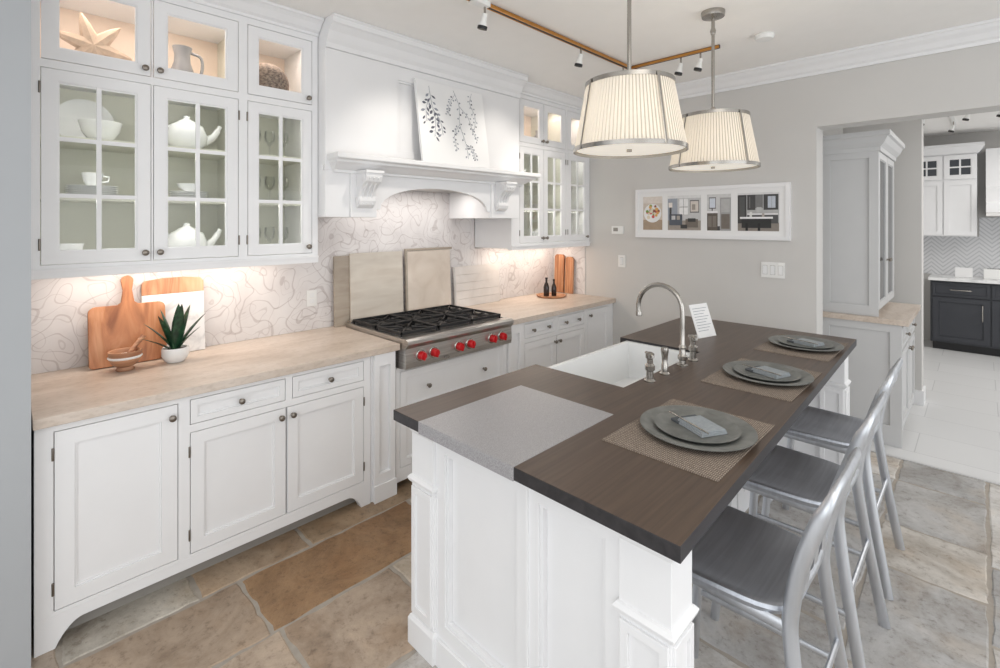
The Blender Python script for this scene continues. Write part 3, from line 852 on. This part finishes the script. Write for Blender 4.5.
# ------------------------------------------------------------------ back wall items
def px_back(px):
    k = (px-500)/490; return 3.19 + (-.7+.714*k)/(.714+.7*k)*YB
fx0, fx1 = px_back(637), px_back(791)
k = (637-500)/490; dl = YB/(.714+.7*k); zt = 1.66+(222-190)/490*dl; zb_ = 1.66+(222-237)/490*dl
b = MB('framed_photo_panel')
b.frame_face(FY, fx0, fx1, zb_, zt, [(fx0+.03, fx1-.03, zb_+.03, zt-.03)], -YB, -(YB-.03), WHITE)
b.box(fx0+.03, fx1-.03, YB-.020, YB-.001, zb_+.03, zt-.03, PAPER)
wd = (fx1-fx0-.15); xs = fx0+.075; pz0, pz1 = zb_+.07, zt-.07
PW = []
for w0 in (.165, .26, .17, .265): PW.append((xs, xs+wd*w0)); xs += wd*w0+wd*.0465
def pic(i, bg, rects):
    x0, x1 = PW[i]; d = YB-.0212
    b.box(x0, x1, d, YB-.020, pz0, pz1, bg)
    for n_, (a, c, e, f, m) in enumerate(rects):
        dd = d-.0002*(n_+1)
        b.box(x0+(x1-x0)*a, x0+(x1-x0)*c, dd, dd+.00015, pz0+(pz1-pz0)*e, pz0+(pz1-pz0)*f, m)
pic(0, gray(196,(12,0,-12)), [(0,1,0,.3,gray(150,(20,0,-20))),(0,1,.8,1,gray(214,(8,0,-8)))])
x0, x1 = PW[0]; rr = random.Random(5)
b.lathe([(.085,0),(.085,.0015)], ((x0+x1)/2, YB-.0218, (pz0+pz1)/2), PAPER, (0,-1,0), 28)
for q in range(30):
    a = rr.uniform(0, 6.28); r = rr.uniform(.01,.07)
    b.lathe([(rr.uniform(.010,.018),0),(.009,.001)], ((x0+x1)/2+r*math.cos(a), YB-.0234-.0001*q, (pz0+pz1)/2+r*math.sin(a)), rr.choice([gray(150,(60,-60,-60)), gray(140,(-10,20,-60)), gray(170,(50,0,-70)), gray(120,(20,-40,-50)), gray(215,(10,0,-20))]), (0,-1,0), 12)
B1 = (-6,0,10); W1 = (8,0,-8)
pic(1, gray(200), [(0,1,0,.28,gray(150,W1)),(0,.3,.28,1,gray(164,B1)),(.36,.62,.45,.9,gray(238)),(.485,.495,.45,.9,gray(120)),(.36,.62,.66,.675,gray(120)),(.68,.95,.5,.86,gray(100)),(.70,.93,.53,.83,gray(205,W1)),(.74,.84,.58,.74,gray(150,W1)),(.05,.45,.14,.4,gray(92,B1)),(.05,.45,.3,.46,gray(76,B1)),(.12,.24,.3,.42,gray(196)),(.28,.38,.3,.42,gray(160,W1)),(.55,.92,.08,.32,gray(110,W1)),(.62,.85,.24,.34,gray(60)),(.4,.6,.05,.16,gray(60)),(.06,.12,.46,.72,gray(64)),(.03,.15,.66,.8,gray(232,W1)),(0,1,.92,1,gray(225))])
pic(2, gray(206), [(0,.45,0,.5,gray(90,W1)),(.0,.45,.48,.54,gray(235)),(.08,.38,.6,.92,gray(120)),(.11,.35,.63,.89,gray(220,B1)),(.55,1,.0,.9,gray(160)),(.6,.95,.05,.45,gray(110,W1)),(.6,.95,.5,.86,gray(182)),(.2,.24,.54,.62,gray(60)),(.05,.2,.1,.4,gray(120,W1)),(.24,.4,.1,.4,gray(120,W1)),(.45,.55,0,.12,gray(70))])
pic(3, gray(180), [(0,1,0,.22,gray(130,W1)),(0,.22,.2,1,gray(60)),(.04,.18,.3,.9,gray(84)),(.24,.44,.55,.95,gray(72)),(.44,.62,.6,1,gray(120)),(.47,.59,.5,.62,gray(190)),(.64,.98,.55,.95,gray(66)),(.24,.98,.2,.42,gray(84)),(.24,.98,.42,.46,gray(226)),(.1,.82,.08,.32,gray(46)),(.06,.86,.32,.37,gray(238)),(.3,.31,.6,.9,gray(150)),(.74,.92,.6,.9,gray(200,B1)),(.83,.835,.6,.9,gray(70)),(.30,.36,.37,.5,gray(220)),(.6,.66,.37,.46,gray(170,W1)),(0,1,.95,1,gray(220)),(.2,.26,0,.2,gray(34)),(.5,.56,0,.2,gray(34))])
b.finish()
def plate(px, py, w, h, n=1, name='light_switch'):
    k = (px-500)/490; d = YB/(.714+.7*k); x = px_back(px); z = 1.66+(222-py)/490*d
    b = MB(name, .001); b.box(x-w/2, x+w/2, YB-.008, YB-.001, z-h/2, z+h/2, PLASTIC)
    for i in range(n):
        cx = x-w/2+w*(i+.5)/n
        b.box(cx-.017, cx+.017, YB-.0085, YB-.008, z-.036, z+.036, KICK)
        b.box(cx-.015, cx+.015, YB-.012, YB-.0085, z-.034, z+.034, CERAM)
    b.finish()
plate(622, 261, .075, .115, 1); plate(773, 270, .165, .12, 3)
b = MB('thermostat', .002); x = px_back(619); b.box(x-.07, x+.05, YB-.02, YB, 1.545, 1.62, PLASTIC); b.box(x-.05, x+.0, YB-.0215, YB-.02, 1.57, 1.605, KICK); b.finish()

# ------------------------------------------------------------------ counter-top objects
def board_outline(w, h, r, hw, hh, n=6):
    P = []
    def arc(cx, cy, rr, a0, a1, m=n):
        for i in range(m+1):
            a = math.radians(a0+(a1-a0)*i/m); P.append((cx+rr*math.cos(a), cy+rr*math.sin(a)))
    arc(w/2-r, r, r, -90, 0); arc(w/2-r*1.6, h-r*1.6, r*1.6, 0, 90)
    P.append((hw/2+.02, h)); P.append((hw/2+.004, h+.012)); P.append((hw/2*.8, h+hh*.5))
    arc(0, h+hh-hw*.5, hw*.55, 0, 180, 10)
    P.append((-hw/2*.8, h+hh*.5)); P.append((-hw/2-.004, h+.012)); P.append((-hw/2-.02, h))
    arc(-w/2+r*1.6, h-r*1.6, r*1.6, 90, 180); arc(-w/2+r, r, r, 180, 270)
    return P
def lean(y, x, deg, zrot=0, z=.9165):
    return Matrix.Translation((x, y, z)) @ Matrix.Rotation(math.radians(zrot), 4, 'Z') @ Matrix.Rotation(math.radians(-deg), 4, 'Y')
b = MB('wooden_cutting_board', .003); b.M = lean(.475, .0, 11)
b.prism(FX, board_outline(.33, .31, .02, .05, .15), 0, .02, BOARDW); b.finish()
b = MB('marble_and_wood_board', .003); b.M = lean(.69, -.055, 6, 0)
b.prism(FX, [(-.15,0),(.15,0),(.15,.34),(-.15,.34)], 0, .014, MARBLE)
P = [(-.15,.34),(.15,.34),(.15,.40),(.135,.42),(.05,.43),(-.05,.43),(-.135,.42),(-.15,.40)]
b.prism(FX, P, -.0, .015, BOARDW2); b.finish()
b = MB('mortar_and_pestle')
b.lathe([(0,0),(.036,0),(.040,.006),(.034,.014),(.034,.02),(.054,.034),(.066,.058),(.070,.092),(.070,.098),(.062,.098),(.055,.058),(.03,.037),(0,.035)], (.12,.44,.9165), MORTW, seg=28)
b.tube([(.12,.44,.965),(.08,.495,1.035),(.065,.525,1.065)], [.014,.010,.013], MORTW, 10)
b.lathe([(.0675,.062),(.0725,.068),(.069,.074)], (.12,.44,.9165), PAPER, seg=28)
b.finish()
b = MB('potted_snake_plant')
c = Vector((.12,.655,.9165))
b.lathe([(0,0),(.040,0),(.050,.01),(.063,.035),(.063,.070),(.060,.077),(.053,.075),(.053,.060),(0,.060)], c, CERAM, seg=28)
b.lathe([(.052,.056),(.052,.062),(0,.064)], c, plain('potting_soil', S(60,48,40), .9, 0, .2, (80,80,80), .4), seg=20)
for (ang, out, h, w) in ((85,.13,.19,.029),(-95,.13,.17,.030),(20,.045,.26,.030),(150,.04,.25,.027),(-60,.09,.21,.028),(110,.07,.24,.029),(-120,.06,.23,.027),(60,.11,.13,.024),(-85,.15,.10,.022)):
    a = math.radians(ang); d = Vector((math.cos(a), math.sin(a), 0))
    pts = [c+Vector((0,0,.05))+d*.01+Vector((0,0,h*t))+d*out*(t**1.5) for t in (0,.2,.4,.6,.8,.93,1)]
    rw = [w*q for q in (.6,.85,1,.92,.6,.3,.03)]
    b.tube(pts, rw, LEAF, 8, ref=(-d.y, d.x, 0), r2=[q*.18 for q in rw])
b.finish()
b = MB('tile_sample_board', .002); b.M = lean(1.74, -.062, 1); b.prism(FX, [(-.09,0),(.09,0),(.09,.50),(-.09,.50)], -.012, .003, SAMPLE_A); b.finish()
b = MB('tile_sample_board', .002); b.M = lean(2.0, -.047, 2); b.prism(FX, [(-.235,0),(.215,0),(.215,.515),(-.235,.515)], -.005, .008, SAMPLE_B); b.finish()
b = MB('framed_tile_sample', .002); b.M = lean(2.49, -.06, 2); b.prism(FX, [(-.22,0),(.22,0),(.22,.51),(-.22,.51)], -.004, .008, SAMPLE_C)
b.prism(FX, [(-.24,0),(-.222,0),(-.222,.515),(-.24,.515)], -.006, .012, SAMPLE_A)
b.prism(FX, [(-.24,.512),(.24,.512),(.24,.53),(-.24,.53)], -.006, .012, SAMPLE_A); b.finish()
b = MB('pale_tile_sample', .001); b.M = lean(3.03, -.05, 4)
for j in range(5): b.fbox(FX, -.27, .267, .07*j, .07*j+.0685, 0, .01, SAMPLE_D)
b.fbox(FX, -.275, .275, 0, .352, -.012, 0, SAMPLE_D); b.finish()
for (xc, w, h, m, yy) in ((.0, .12, .40, BOARDW, 4.155), (.13, .10, .38, BOARDW2, 4.155)):
    b = MB('wooden_cutting_board', .002); b.M = Matrix.Translation((xc, yy, .9165)) @ Matrix.Rotation(math.radians(-3), 4, 'X')
    b.prism(FY, [(-w/2,0),(w/2,0),(w/2,h-.02),(w/2-.02,h),(-w/2+.02,h),(-w/2,h-.02)], 0, .018, m)
    for sx in (-.3, 0, .3): b.fbox(FY, w*sx-.008, w*sx+.008, .01, h-.01, .018, .0186, BOARDW2 if m is BOARDW else BOARDW)
    b.finish()
b = MB('serving_tray'); b.lathe([(0,0),(.13,0),(.145,.012),(.15,.02),(.144,.02),(.128,.007),(0,.006)], (.14,3.84,.9165), BOARDW2, seg=36); b.finish()
for (x, y, s) in ((.11,3.80,1),(.15,3.87,.9)):
    b = MB('dark_glass_bottle'); b.lathe([(0,0),(.026*s,0),(.028*s,.01),(.028*s,.09*s),(.02*s,.12*s),(.01*s,.14*s),(.01*s,.17*s),(.013*s,.172*s),(.013*s,.185*s),(0,.186*s)], (x,y,.9232), DGLASS, seg=20); b.finish()

# artwork on mantel: hanging botanical branches
b = MB('botanical_canvas_art')
b.M = lean(2.265, .562, 9, 0, 2.064)
W, H = .62, .575
b.fbox(FX, -W/2, W/2, 0, H, -.018, 0, PAPER)
rnd = random.Random(11)
def leafat(y, z, ang, L, Wd, m, lay):
    q = []
    ca, sa = math.cos(ang), math.sin(ang)
    for (t, s_) in ((0,0),(.25,.7),(.55,1),(.8,.65),(1,0),(.8,-.65),(.55,-1),(.25,-.7)):
        e1, e2 = L*t, Wd*s_; q.append((y+ca*e1-sa*e2, z+sa*e1+ca*e2))
    b.prism(FX, q, .0002, .0008+lay*.00005, m)
def branch(pts, n, L, Wd, ms, th=.0013):
    P = catmull([FX(u, v, .001) for u, v in pts], 8)
    b.tube(P, th, INK2, 5)
    for i in range(n):
        j = int(len(P)*(.12+.86*(i+rnd.random()*.5)/n)); j = min(j, len(P)-2)
        t = P[j+1]-P[j]; a = math.atan2(t.z, t.y)
        sd = 1 if i % 2 else -1
        a2 = a+sd*rnd.uniform(.6, 1.1)
        sl = rnd.uniform(.006, .018)
        y_, z_ = P[j].y+math.cos(a2)*sl, P[j].z+math.sin(a2)*sl
        b.tube([P[j], (.001, y_, z_)], .0007, INK2, 4)
        leafat(y_, z_, a2, L*rnd.uniform(.7,1.15), Wd*rnd.uniform(.8,1.2), rnd.choice(ms), i % 7)
D = [INK, INK, INK2]
branch([(-.20,.54),(-.19,.42),(-.17,.30),(-.19,.18)], 16, .040, .009, D)
branch([(-.19,.46),(-.24,.38),(-.245,.28)], 9, .036, .008, D)
branch([(-.185,.38),(-.13,.30),(-.115,.20)], 9, .036, .008, D)
for (p0) in (((.02,.55),(.06,.44),(.05,.30),(.09,.16),(.10,.05)), ((.06,.44),(.14,.36),(.17,.26),(.21,.20)), ((.05,.30),(-.01,.22),(.0,.10)), ((.20,.56),(.17,.48),(.21,.38),(.19,.28)), ((.09,.16),(.15,.12),(.17,.05)), ((.03,.52),(-.03,.44),(-.05,.36))):
    branch(list(p0), 13, .016, .0065, [INK2, INK, INK2], th=.0011)
b.finish()

# ------------------------------------------------------------------ dishes inside cabinets
def plates(x, y, z, n=6, r=.1):
    b = MB('plate_stack')
    for i in range(n): b.lathe([(0,0),(r*.6,0),(r,.012),(r,.014),(r*.6,.004),(0,.003)], (x,y,z+i*.009), CERAM, seg=28)
    b.finish()
def bowl(x, y, z, r=.06, h=.05, name='ceramic_bowl'):
    b = MB(name); b.lathe([(0,0),(r*.45,0),(r*.5,.006),(r*.85,h*.5),(r,h),(r*.95,h),(r*.78,h*.5),(r*.4,.012),(0,.01)], (x,y,z), CERAM, seg=28); b.finish()
def cup(x, y, z, r=.042, h=.06):
    b = MB('teacup'); b.lathe([(0,0),(r*.5,0),(r*.8,h*.3),(r,h),(r*.93,h),(r*.7,h*.3),(0,.006)], (x,y,z), CERAM, seg=24)
    b.tube([(x,y+r*.85,z+h*.8),(x,y+r*1.5,z+h*.75),(x,y+r*1.4,z+h*.35),(x,y+r*.75,z+h*.3)], .004, CERAM, 6); b.finish()
def teapot(x, y, z, s=1.0):
    b = MB('teapot'); b.lathe([(0,0),(.045*s,0),(.07*s,.03*s),(.075*s,.06*s),(.06*s,.10*s),(.035*s,.115*s),(.03*s,.12*s),(.012*s,.13*s),(.012*s,.14*s),(0,.145*s)], (x,y,z), CERAM, seg=28)
    b.tube(catmull([(x,y+.065*s,z+.04*s),(x,y+.10*s,z+.07*s),(x,y+.125*s,z+.115*s)],4), [.016*s]*4+[.013*s]*3+[.009*s]*2, CERAM, 10)
    b.tube(catmull([(x,y-.06*s,z+.09*s),(x,y-.11*s,z+.095*s),(x,y-.11*s,z+.05*s),(x,y-.065*s,z+.03*s)],4), .007*s, CERAM, 8); b.finish()
def tureen(x, y, z):
    b = MB('oval_platter'); b.lathe([(0,0),(.09,.004),(.115,.012),(.12,.016),(.09,.012),(0,.008)], (x-.06,y,z+.12), CERAM, (1,0,.15), seg=36)
    b.finish()
z1, z2, z3 = 1.4685, 1.7725, 2.0425
xd = .15
tureen(.0, .30, z3); bowl(xd, .34, z3, .085, .10); teapot(xd, .70, z3, 1.3)
plates(xd, .31, z2, 6, .1); cup(xd, .31, z2+.062); plates(xd, .71, z2, 5, .09); bowl(xd, .71, z2+.052, .055,.04)
bowl(xd, .22, z1, .06, .09); bowl(xd, .40, z1, .065, .06); teapot(xd, .70, z1, 1.3)
def goblet(x, y, z, h=.16):
    b = MB('wine_glass'); b.lathe([(0,0),(.03,.001),(.03,.003),(.004,.008),(.004,h*.45),(.028,h*.62),(.032,h*.8),(.026,h),(.024,h),(.028,h*.8),(.02,h*.62),(0,h*.5)], (x,y,z), GLASS, seg=20); b.finish()
for zz in (z1, z2, z3):
    for yy in (1.05,1.13,1.21): goblet(xd, yy, zz)
plates(xd, 3.3, z2, 5, .1); teapot(xd, 3.32, z3); bowl(xd, 3.3, z1, .08,.09); plates(xd, 3.64, z2, 6, .09); bowl(xd, 3.64, z3, .07,.08); teapot(xd, 3.64, z1); plates(xd, 4.0, z2, 5,.09); bowl(xd, 4.0, z3,.07,.1); bowl(xd,4.0,z1,.07,.08)
ZS = ZD+.0105
b = MB('starfish_sculpture')
c = Vector((.17,.31,ZS+.075))
for k in range(6):
    a = math.radians(-12+k*60); d = Vector((0, math.cos(a), math.sin(a)))
    b.tube([c, c+d*.05, c+d*.11+Vector((.01,0,0)), c+d*.15+Vector((.02,0,0))], [.034,.034,.02,.004], STAR, 8)
ob = b.finish(); ob.location.z = ZS
b = MB('stoneware_pitcher'); c = (.15,.68,ZS)
b.lathe([(0,0),(.05,0),(.058,.03),(.054,.11),(.038,.16),(.036,.20),(.046,.24),(.042,.24),(.032,.20),(.032,.16),(.0,.05)], c, PITCH, seg=28)
b.tube(catmull([(c[0],c[1]+.038,c[2]+.22),(c[0],c[1]+.09,c[2]+.20),(c[0],c[1]+.09,c[2]+.12),(c[0],c[1]+.055,c[2]+.07)],4), .008, PITCH, 8)
b.finish()
b = MB('woven_sphere'); b.lathe([(0.001+.12*math.sin(math.pi*i/14), .12-.12*math.cos(math.pi*i/14)) for i in range(15)], (.19,1.10,ZS), WICKER, seg=28); b.finish()
for (yy, r) in ((3.3,.05),(3.64,.06),(4.0,.05)):
    b = MB('ceramic_vase'); b.lathe([(0,0),(r*.7,0),(r,.05),(r*.8,.12),(r*.4,.16),(r*.5,.19),(r*.4,.19),(0,.1)], (.14,yy,ZS), PITCH, seg=24); b.finish()

# ------------------------------------------------------------------ hall & far kitchen
b = MB('wall_hall_left'); b.box(2.10, 2.22, YB+.2, 9.1, 0, CH, WALL); b.finish()
b = MB('wall_hall_pier'); b.box(2.22, 2.81, 5.85, 6.05, 0, CH, WALL); b.box(2.81, 6, 5.85, 6.05, 2.62, CH, WALL); b.finish()
b = MB('baseboard_hall'); b.box(2.26, 2.825, 5.83, 5.849, 0, .13, WHITE); b.box(2.811, 2.825, 5.849, 6.05, 0, .13, WHITE); b.finish()
b = MB('wall_far'); b.box(1.8, 6, 9.15, 9.3, 0, CH, WALL); b.finish()
b = MB('hutch_cabinet', .002)
y0, y1 = 4.62, 5.60
b.box(2.24, 2.76, y0+.02, y1, .09, .90, GRAYCAB); b.box(2.24, 2.70, y0+.04, y1, 0, .09, KICK)
b.frame_face(FY, 2.24, 2.78, 0, .90, [(2.33, 2.71, .15, .84)], -(y0+.021), -(y0+.004), GRAYCAB)
for k in range(2):
    a = y0+.03+k*.48; door(b, FX, a, a+.47, .12, .70, 2.78, .05, m=GRAYCAB, knobs=[(a+(.44 if k == 0 else .03), .65)]); drawer(b, FX, a, a+.47, .72, .88, 2.78, m=GRAYCAB, knobs=[(a+.235,.80)])
b.box(2.24, 2.82, y0-.02, y1, .901, .941, COUNTER)
b.box(2.24, 2.60, y0+.05, y1, .941, 2.22, GRAYCAB)
b.frame_face(FY, 2.24, 2.64, .941, 2.22, [(2.33, 2.58, 1.02, 2.15)], -(y0+.051), -(y0+.034), GRAYCAB)
for k in range(2):
    a = y0+.06+k*.46; door(b, FX, a, a+.45, .99, 2.2, 2.64, .05, 'glass', 1, 1, m=GRAYCAB, gm=DARKPANE, knobs=[(a+(.42 if k == 0 else .03), 1.35)])
b.flare(2.24, 2.64, y0+.034, y1, [(0,2.20),(.012,2.20),(.014,2.23),(.04,2.26),(.06,2.30),(.075,2.31),(.075,2.345),(0,2.345)], GRAYCAB, 0, 1, 1, 0)
b.finish()
b = MB('dark_base_cabinet', .002)
b.box(2.72, 5.0, 8.57, 9.14, .10, .90, DARKCAB); b.box(2.74, 5.0, 8.62, 9.14, 0, .10, BLACK)
for k in range(4):
    a = 2.74+k*.55
    drawer(b, FY, a, a+.54, .70, .88, -8.55, m=DARKCAB); door(b, FY, a, a+.54, .12, .69, -8.55, .06, m=DARKCAB)
    b.tube([(a+.17,8.52,.79),(a+.37,8.52,.79)], .007, CHROME, 8); b.tube([(a+.47,8.52,.42),(a+.47,8.52,.62)], .007, CHROME, 8)
b.box(2.70, 5.0, 8.52, 9.134, .901, .935, MARBLE)
b.finish()
b = MB('chevron_backsplash'); b.box(2.3, 3.18, 9.135, 9.149, .936, 1.465, CHEV); b.box(3.18, 5.5, 9.135, 9.149, .936, 1.72, CHEV); b.finish()
b = MB('upper_cabinet', .002)
b.box(2.5, 3.16, 8.81, 9.149, 1.47, 2.55, WHITE)
for k in range(2):
    a = 2.51+k*.33; door(b, FY, a, a+.32, 1.48, 2.2, -8.79, .05); door(b, FY, a, a+.32, 2.22, 2.54, -8.79, .05, 'glass', 2, 2, gm=DARKPANE)
b.flare(2.5, 3.16, 8.79, 9.149, [(0,2.55),(.02,2.56),(.07,2.64),(.07,2.68),(0,2.68)], WHITE, 1, 1, 1, 0)
b.finish()
b = MB('white_range_hood', .002)
b.prism(FX, [(8.6,1.75),(9.149,1.75),(9.149,2.6),(8.85,2.6),(8.78,2.1),(8.6,1.9)], 3.24, 4.1, WHITE)
b.box(3.24, 4.12, 8.58, 9.149, 1.73, 1.78, STEEL); b.finish()
b = MB('recipe_card_stand', .002); b.box(2.95, 3.12, 8.85, 8.87, .936, 1.06, PAPER); b.box(2.96, 3.11, 8.86, 8.95, .9355, .95, CERAM); b.finish()
b = MB('toaster', .01); b.box(3.22, 3.42, 8.8, 8.95, .9355, 1.06, PLASTIC); b.box(3.25, 3.39, 8.83, 8.85, 1.055, 1.062, BLACK); b.box(3.25, 3.39, 8.89, 8.91, 1.055, 1.062, BLACK); b.finish()
b = MB('track_light')
b.box(2.6, 4.2, 7.0, 7.03, CH-.025, CH-.0005, PLASTIC); b.box(2.95, 2.98, 6.3, 8.3, CH-.026, CH-.0006, PLASTIC)
for (x, y) in ((2.75,7.01),(3.1,7.01),(3.35,7.01),(2.965,6.6),(2.965,7.8)): spot(b, x, y, CH-.025)
b.finish()

# ------------------------------------------------------------------ lights
def area(name, loc, rot, sx, sy, e, col=(1,1,1)):
    l = bpy.data.lights.new(name, 'AREA'); l.shape = 'RECTANGLE'; l.size = sx; l.size_y = sy; l.energy = e; l.color = col
    o = bpy.data.objects.new(name, l); sc.collection.objects.link(o); o.location = loc; o.rotation_euler = rot
    return o
R = math.radians
area('undercabinet_strip_left', (.05, .70, 1.435), (0, 0, 0), .05, 1.0, 3.6, (1,.87,.76))
area('undercabinet_strip_right', (.05, 3.62, 1.435), (0, 0, 0), .05, .95, 3.4, (1,.85,.72))
area('hood_lamp', (.15, 2.19, 1.90), (0, 0, 0), .15, .9, 3.2, (1,.95,.90))
for (yy, w) in ((.32,.3),(.70,.3),(1.12,.28),(3.3,.25),(3.63,.25),(4.0,.25)):
    area('cabinet_lamp', (.22, yy, ZT-.01), (0, 0, 0), .05, w, 1.2, (1,.86,.76))
    for zz, e in ((ZD-.015,.5),(2.025,.45),(1.755,.5)):
        area('cabinet_shelf_fill', (.27, yy, zz), (0, R(-20), 0), .03, w, e, (1,.97,.90))  # added fill under each shelf to brighten the lower interiors
area('window_daylight_rear', (3.4, -1.5, 1.5), (R(90), 0, 0), 3.2, 2.0, 27, (.95,.98,1))
area('window_daylight_right', (5.9, 1.8, 1.4), (R(90), 0, R(90)), 4.0, 2.0, 42, (.94,.97,1))
area('hall_ceiling_lamp', (4.3, 7.2, 2.8), (0, 0, 0), 1.5, 1.5, 40, (1,.98,.95))
area('kitchen_ceiling_fill', (4.0, .6, 2.83), (0, 0, 0), 1.6, 1.6, 16, (1,.96,.9))  # added soft fill light out of view, not a real fixture
area('hall_lamp', (3.9, 5.1, 2.83), (0, 0, 0), .6, .6, 9, (1,.97,.92))
for (x, y, tx) in ((TX,1.85,.2),(TX,2.75,.1),(TX,3.3,.2)):
    l = bpy.data.lights.new('track_spot', 'SPOT'); l.energy = 17; l.color = (1,.93,.84); l.spot_size = R(75); l.spot_blend = .8; l.shadow_soft_size = .04
    o = bpy.data.objects.new('track_spot', l); sc.collection.objects.link(o); o.location = (x-.06, y, 2.70)
    d = Vector((tx-x, 0, 1.5-2.68)); o.rotation_euler = d.to_track_quat('-Z', 'Y').to_euler()
for (x, y) in ((1.15,.9),(1.15,1.7)):
    l = bpy.data.lights.new('track_spot', 'SPOT'); l.energy = 8; l.color = (1,.93,.84); l.spot_size = R(60); l.spot_blend = 1; l.shadow_soft_size = .05
    o = bpy.data.objects.new('track_spot', l); sc.collection.objects.link(o); o.location = (x, y, 2.72)

w = bpy.data.worlds.new('world'); sc.world = w; w.use_nodes = True
w.node_tree.nodes['Background'].inputs[0].default_value = (.97,.985,1,1)
w.node_tree.nodes['Background'].inputs[1].default_value = 1.02

# ------------------------------------------------------------------ camera
cam = bpy.data.cameras.new('camera'); co = bpy.data.objects.new('camera', cam); sc.collection.objects.link(co)
cam.sensor_width = 36; cam.lens = 36*490/1000; cam.shift_y = -.112; cam.clip_start = .05
co.location = (3.19, 0, 1.66); co.rotation_euler = (R(90), 0, R(44.43))
sc.camera = co
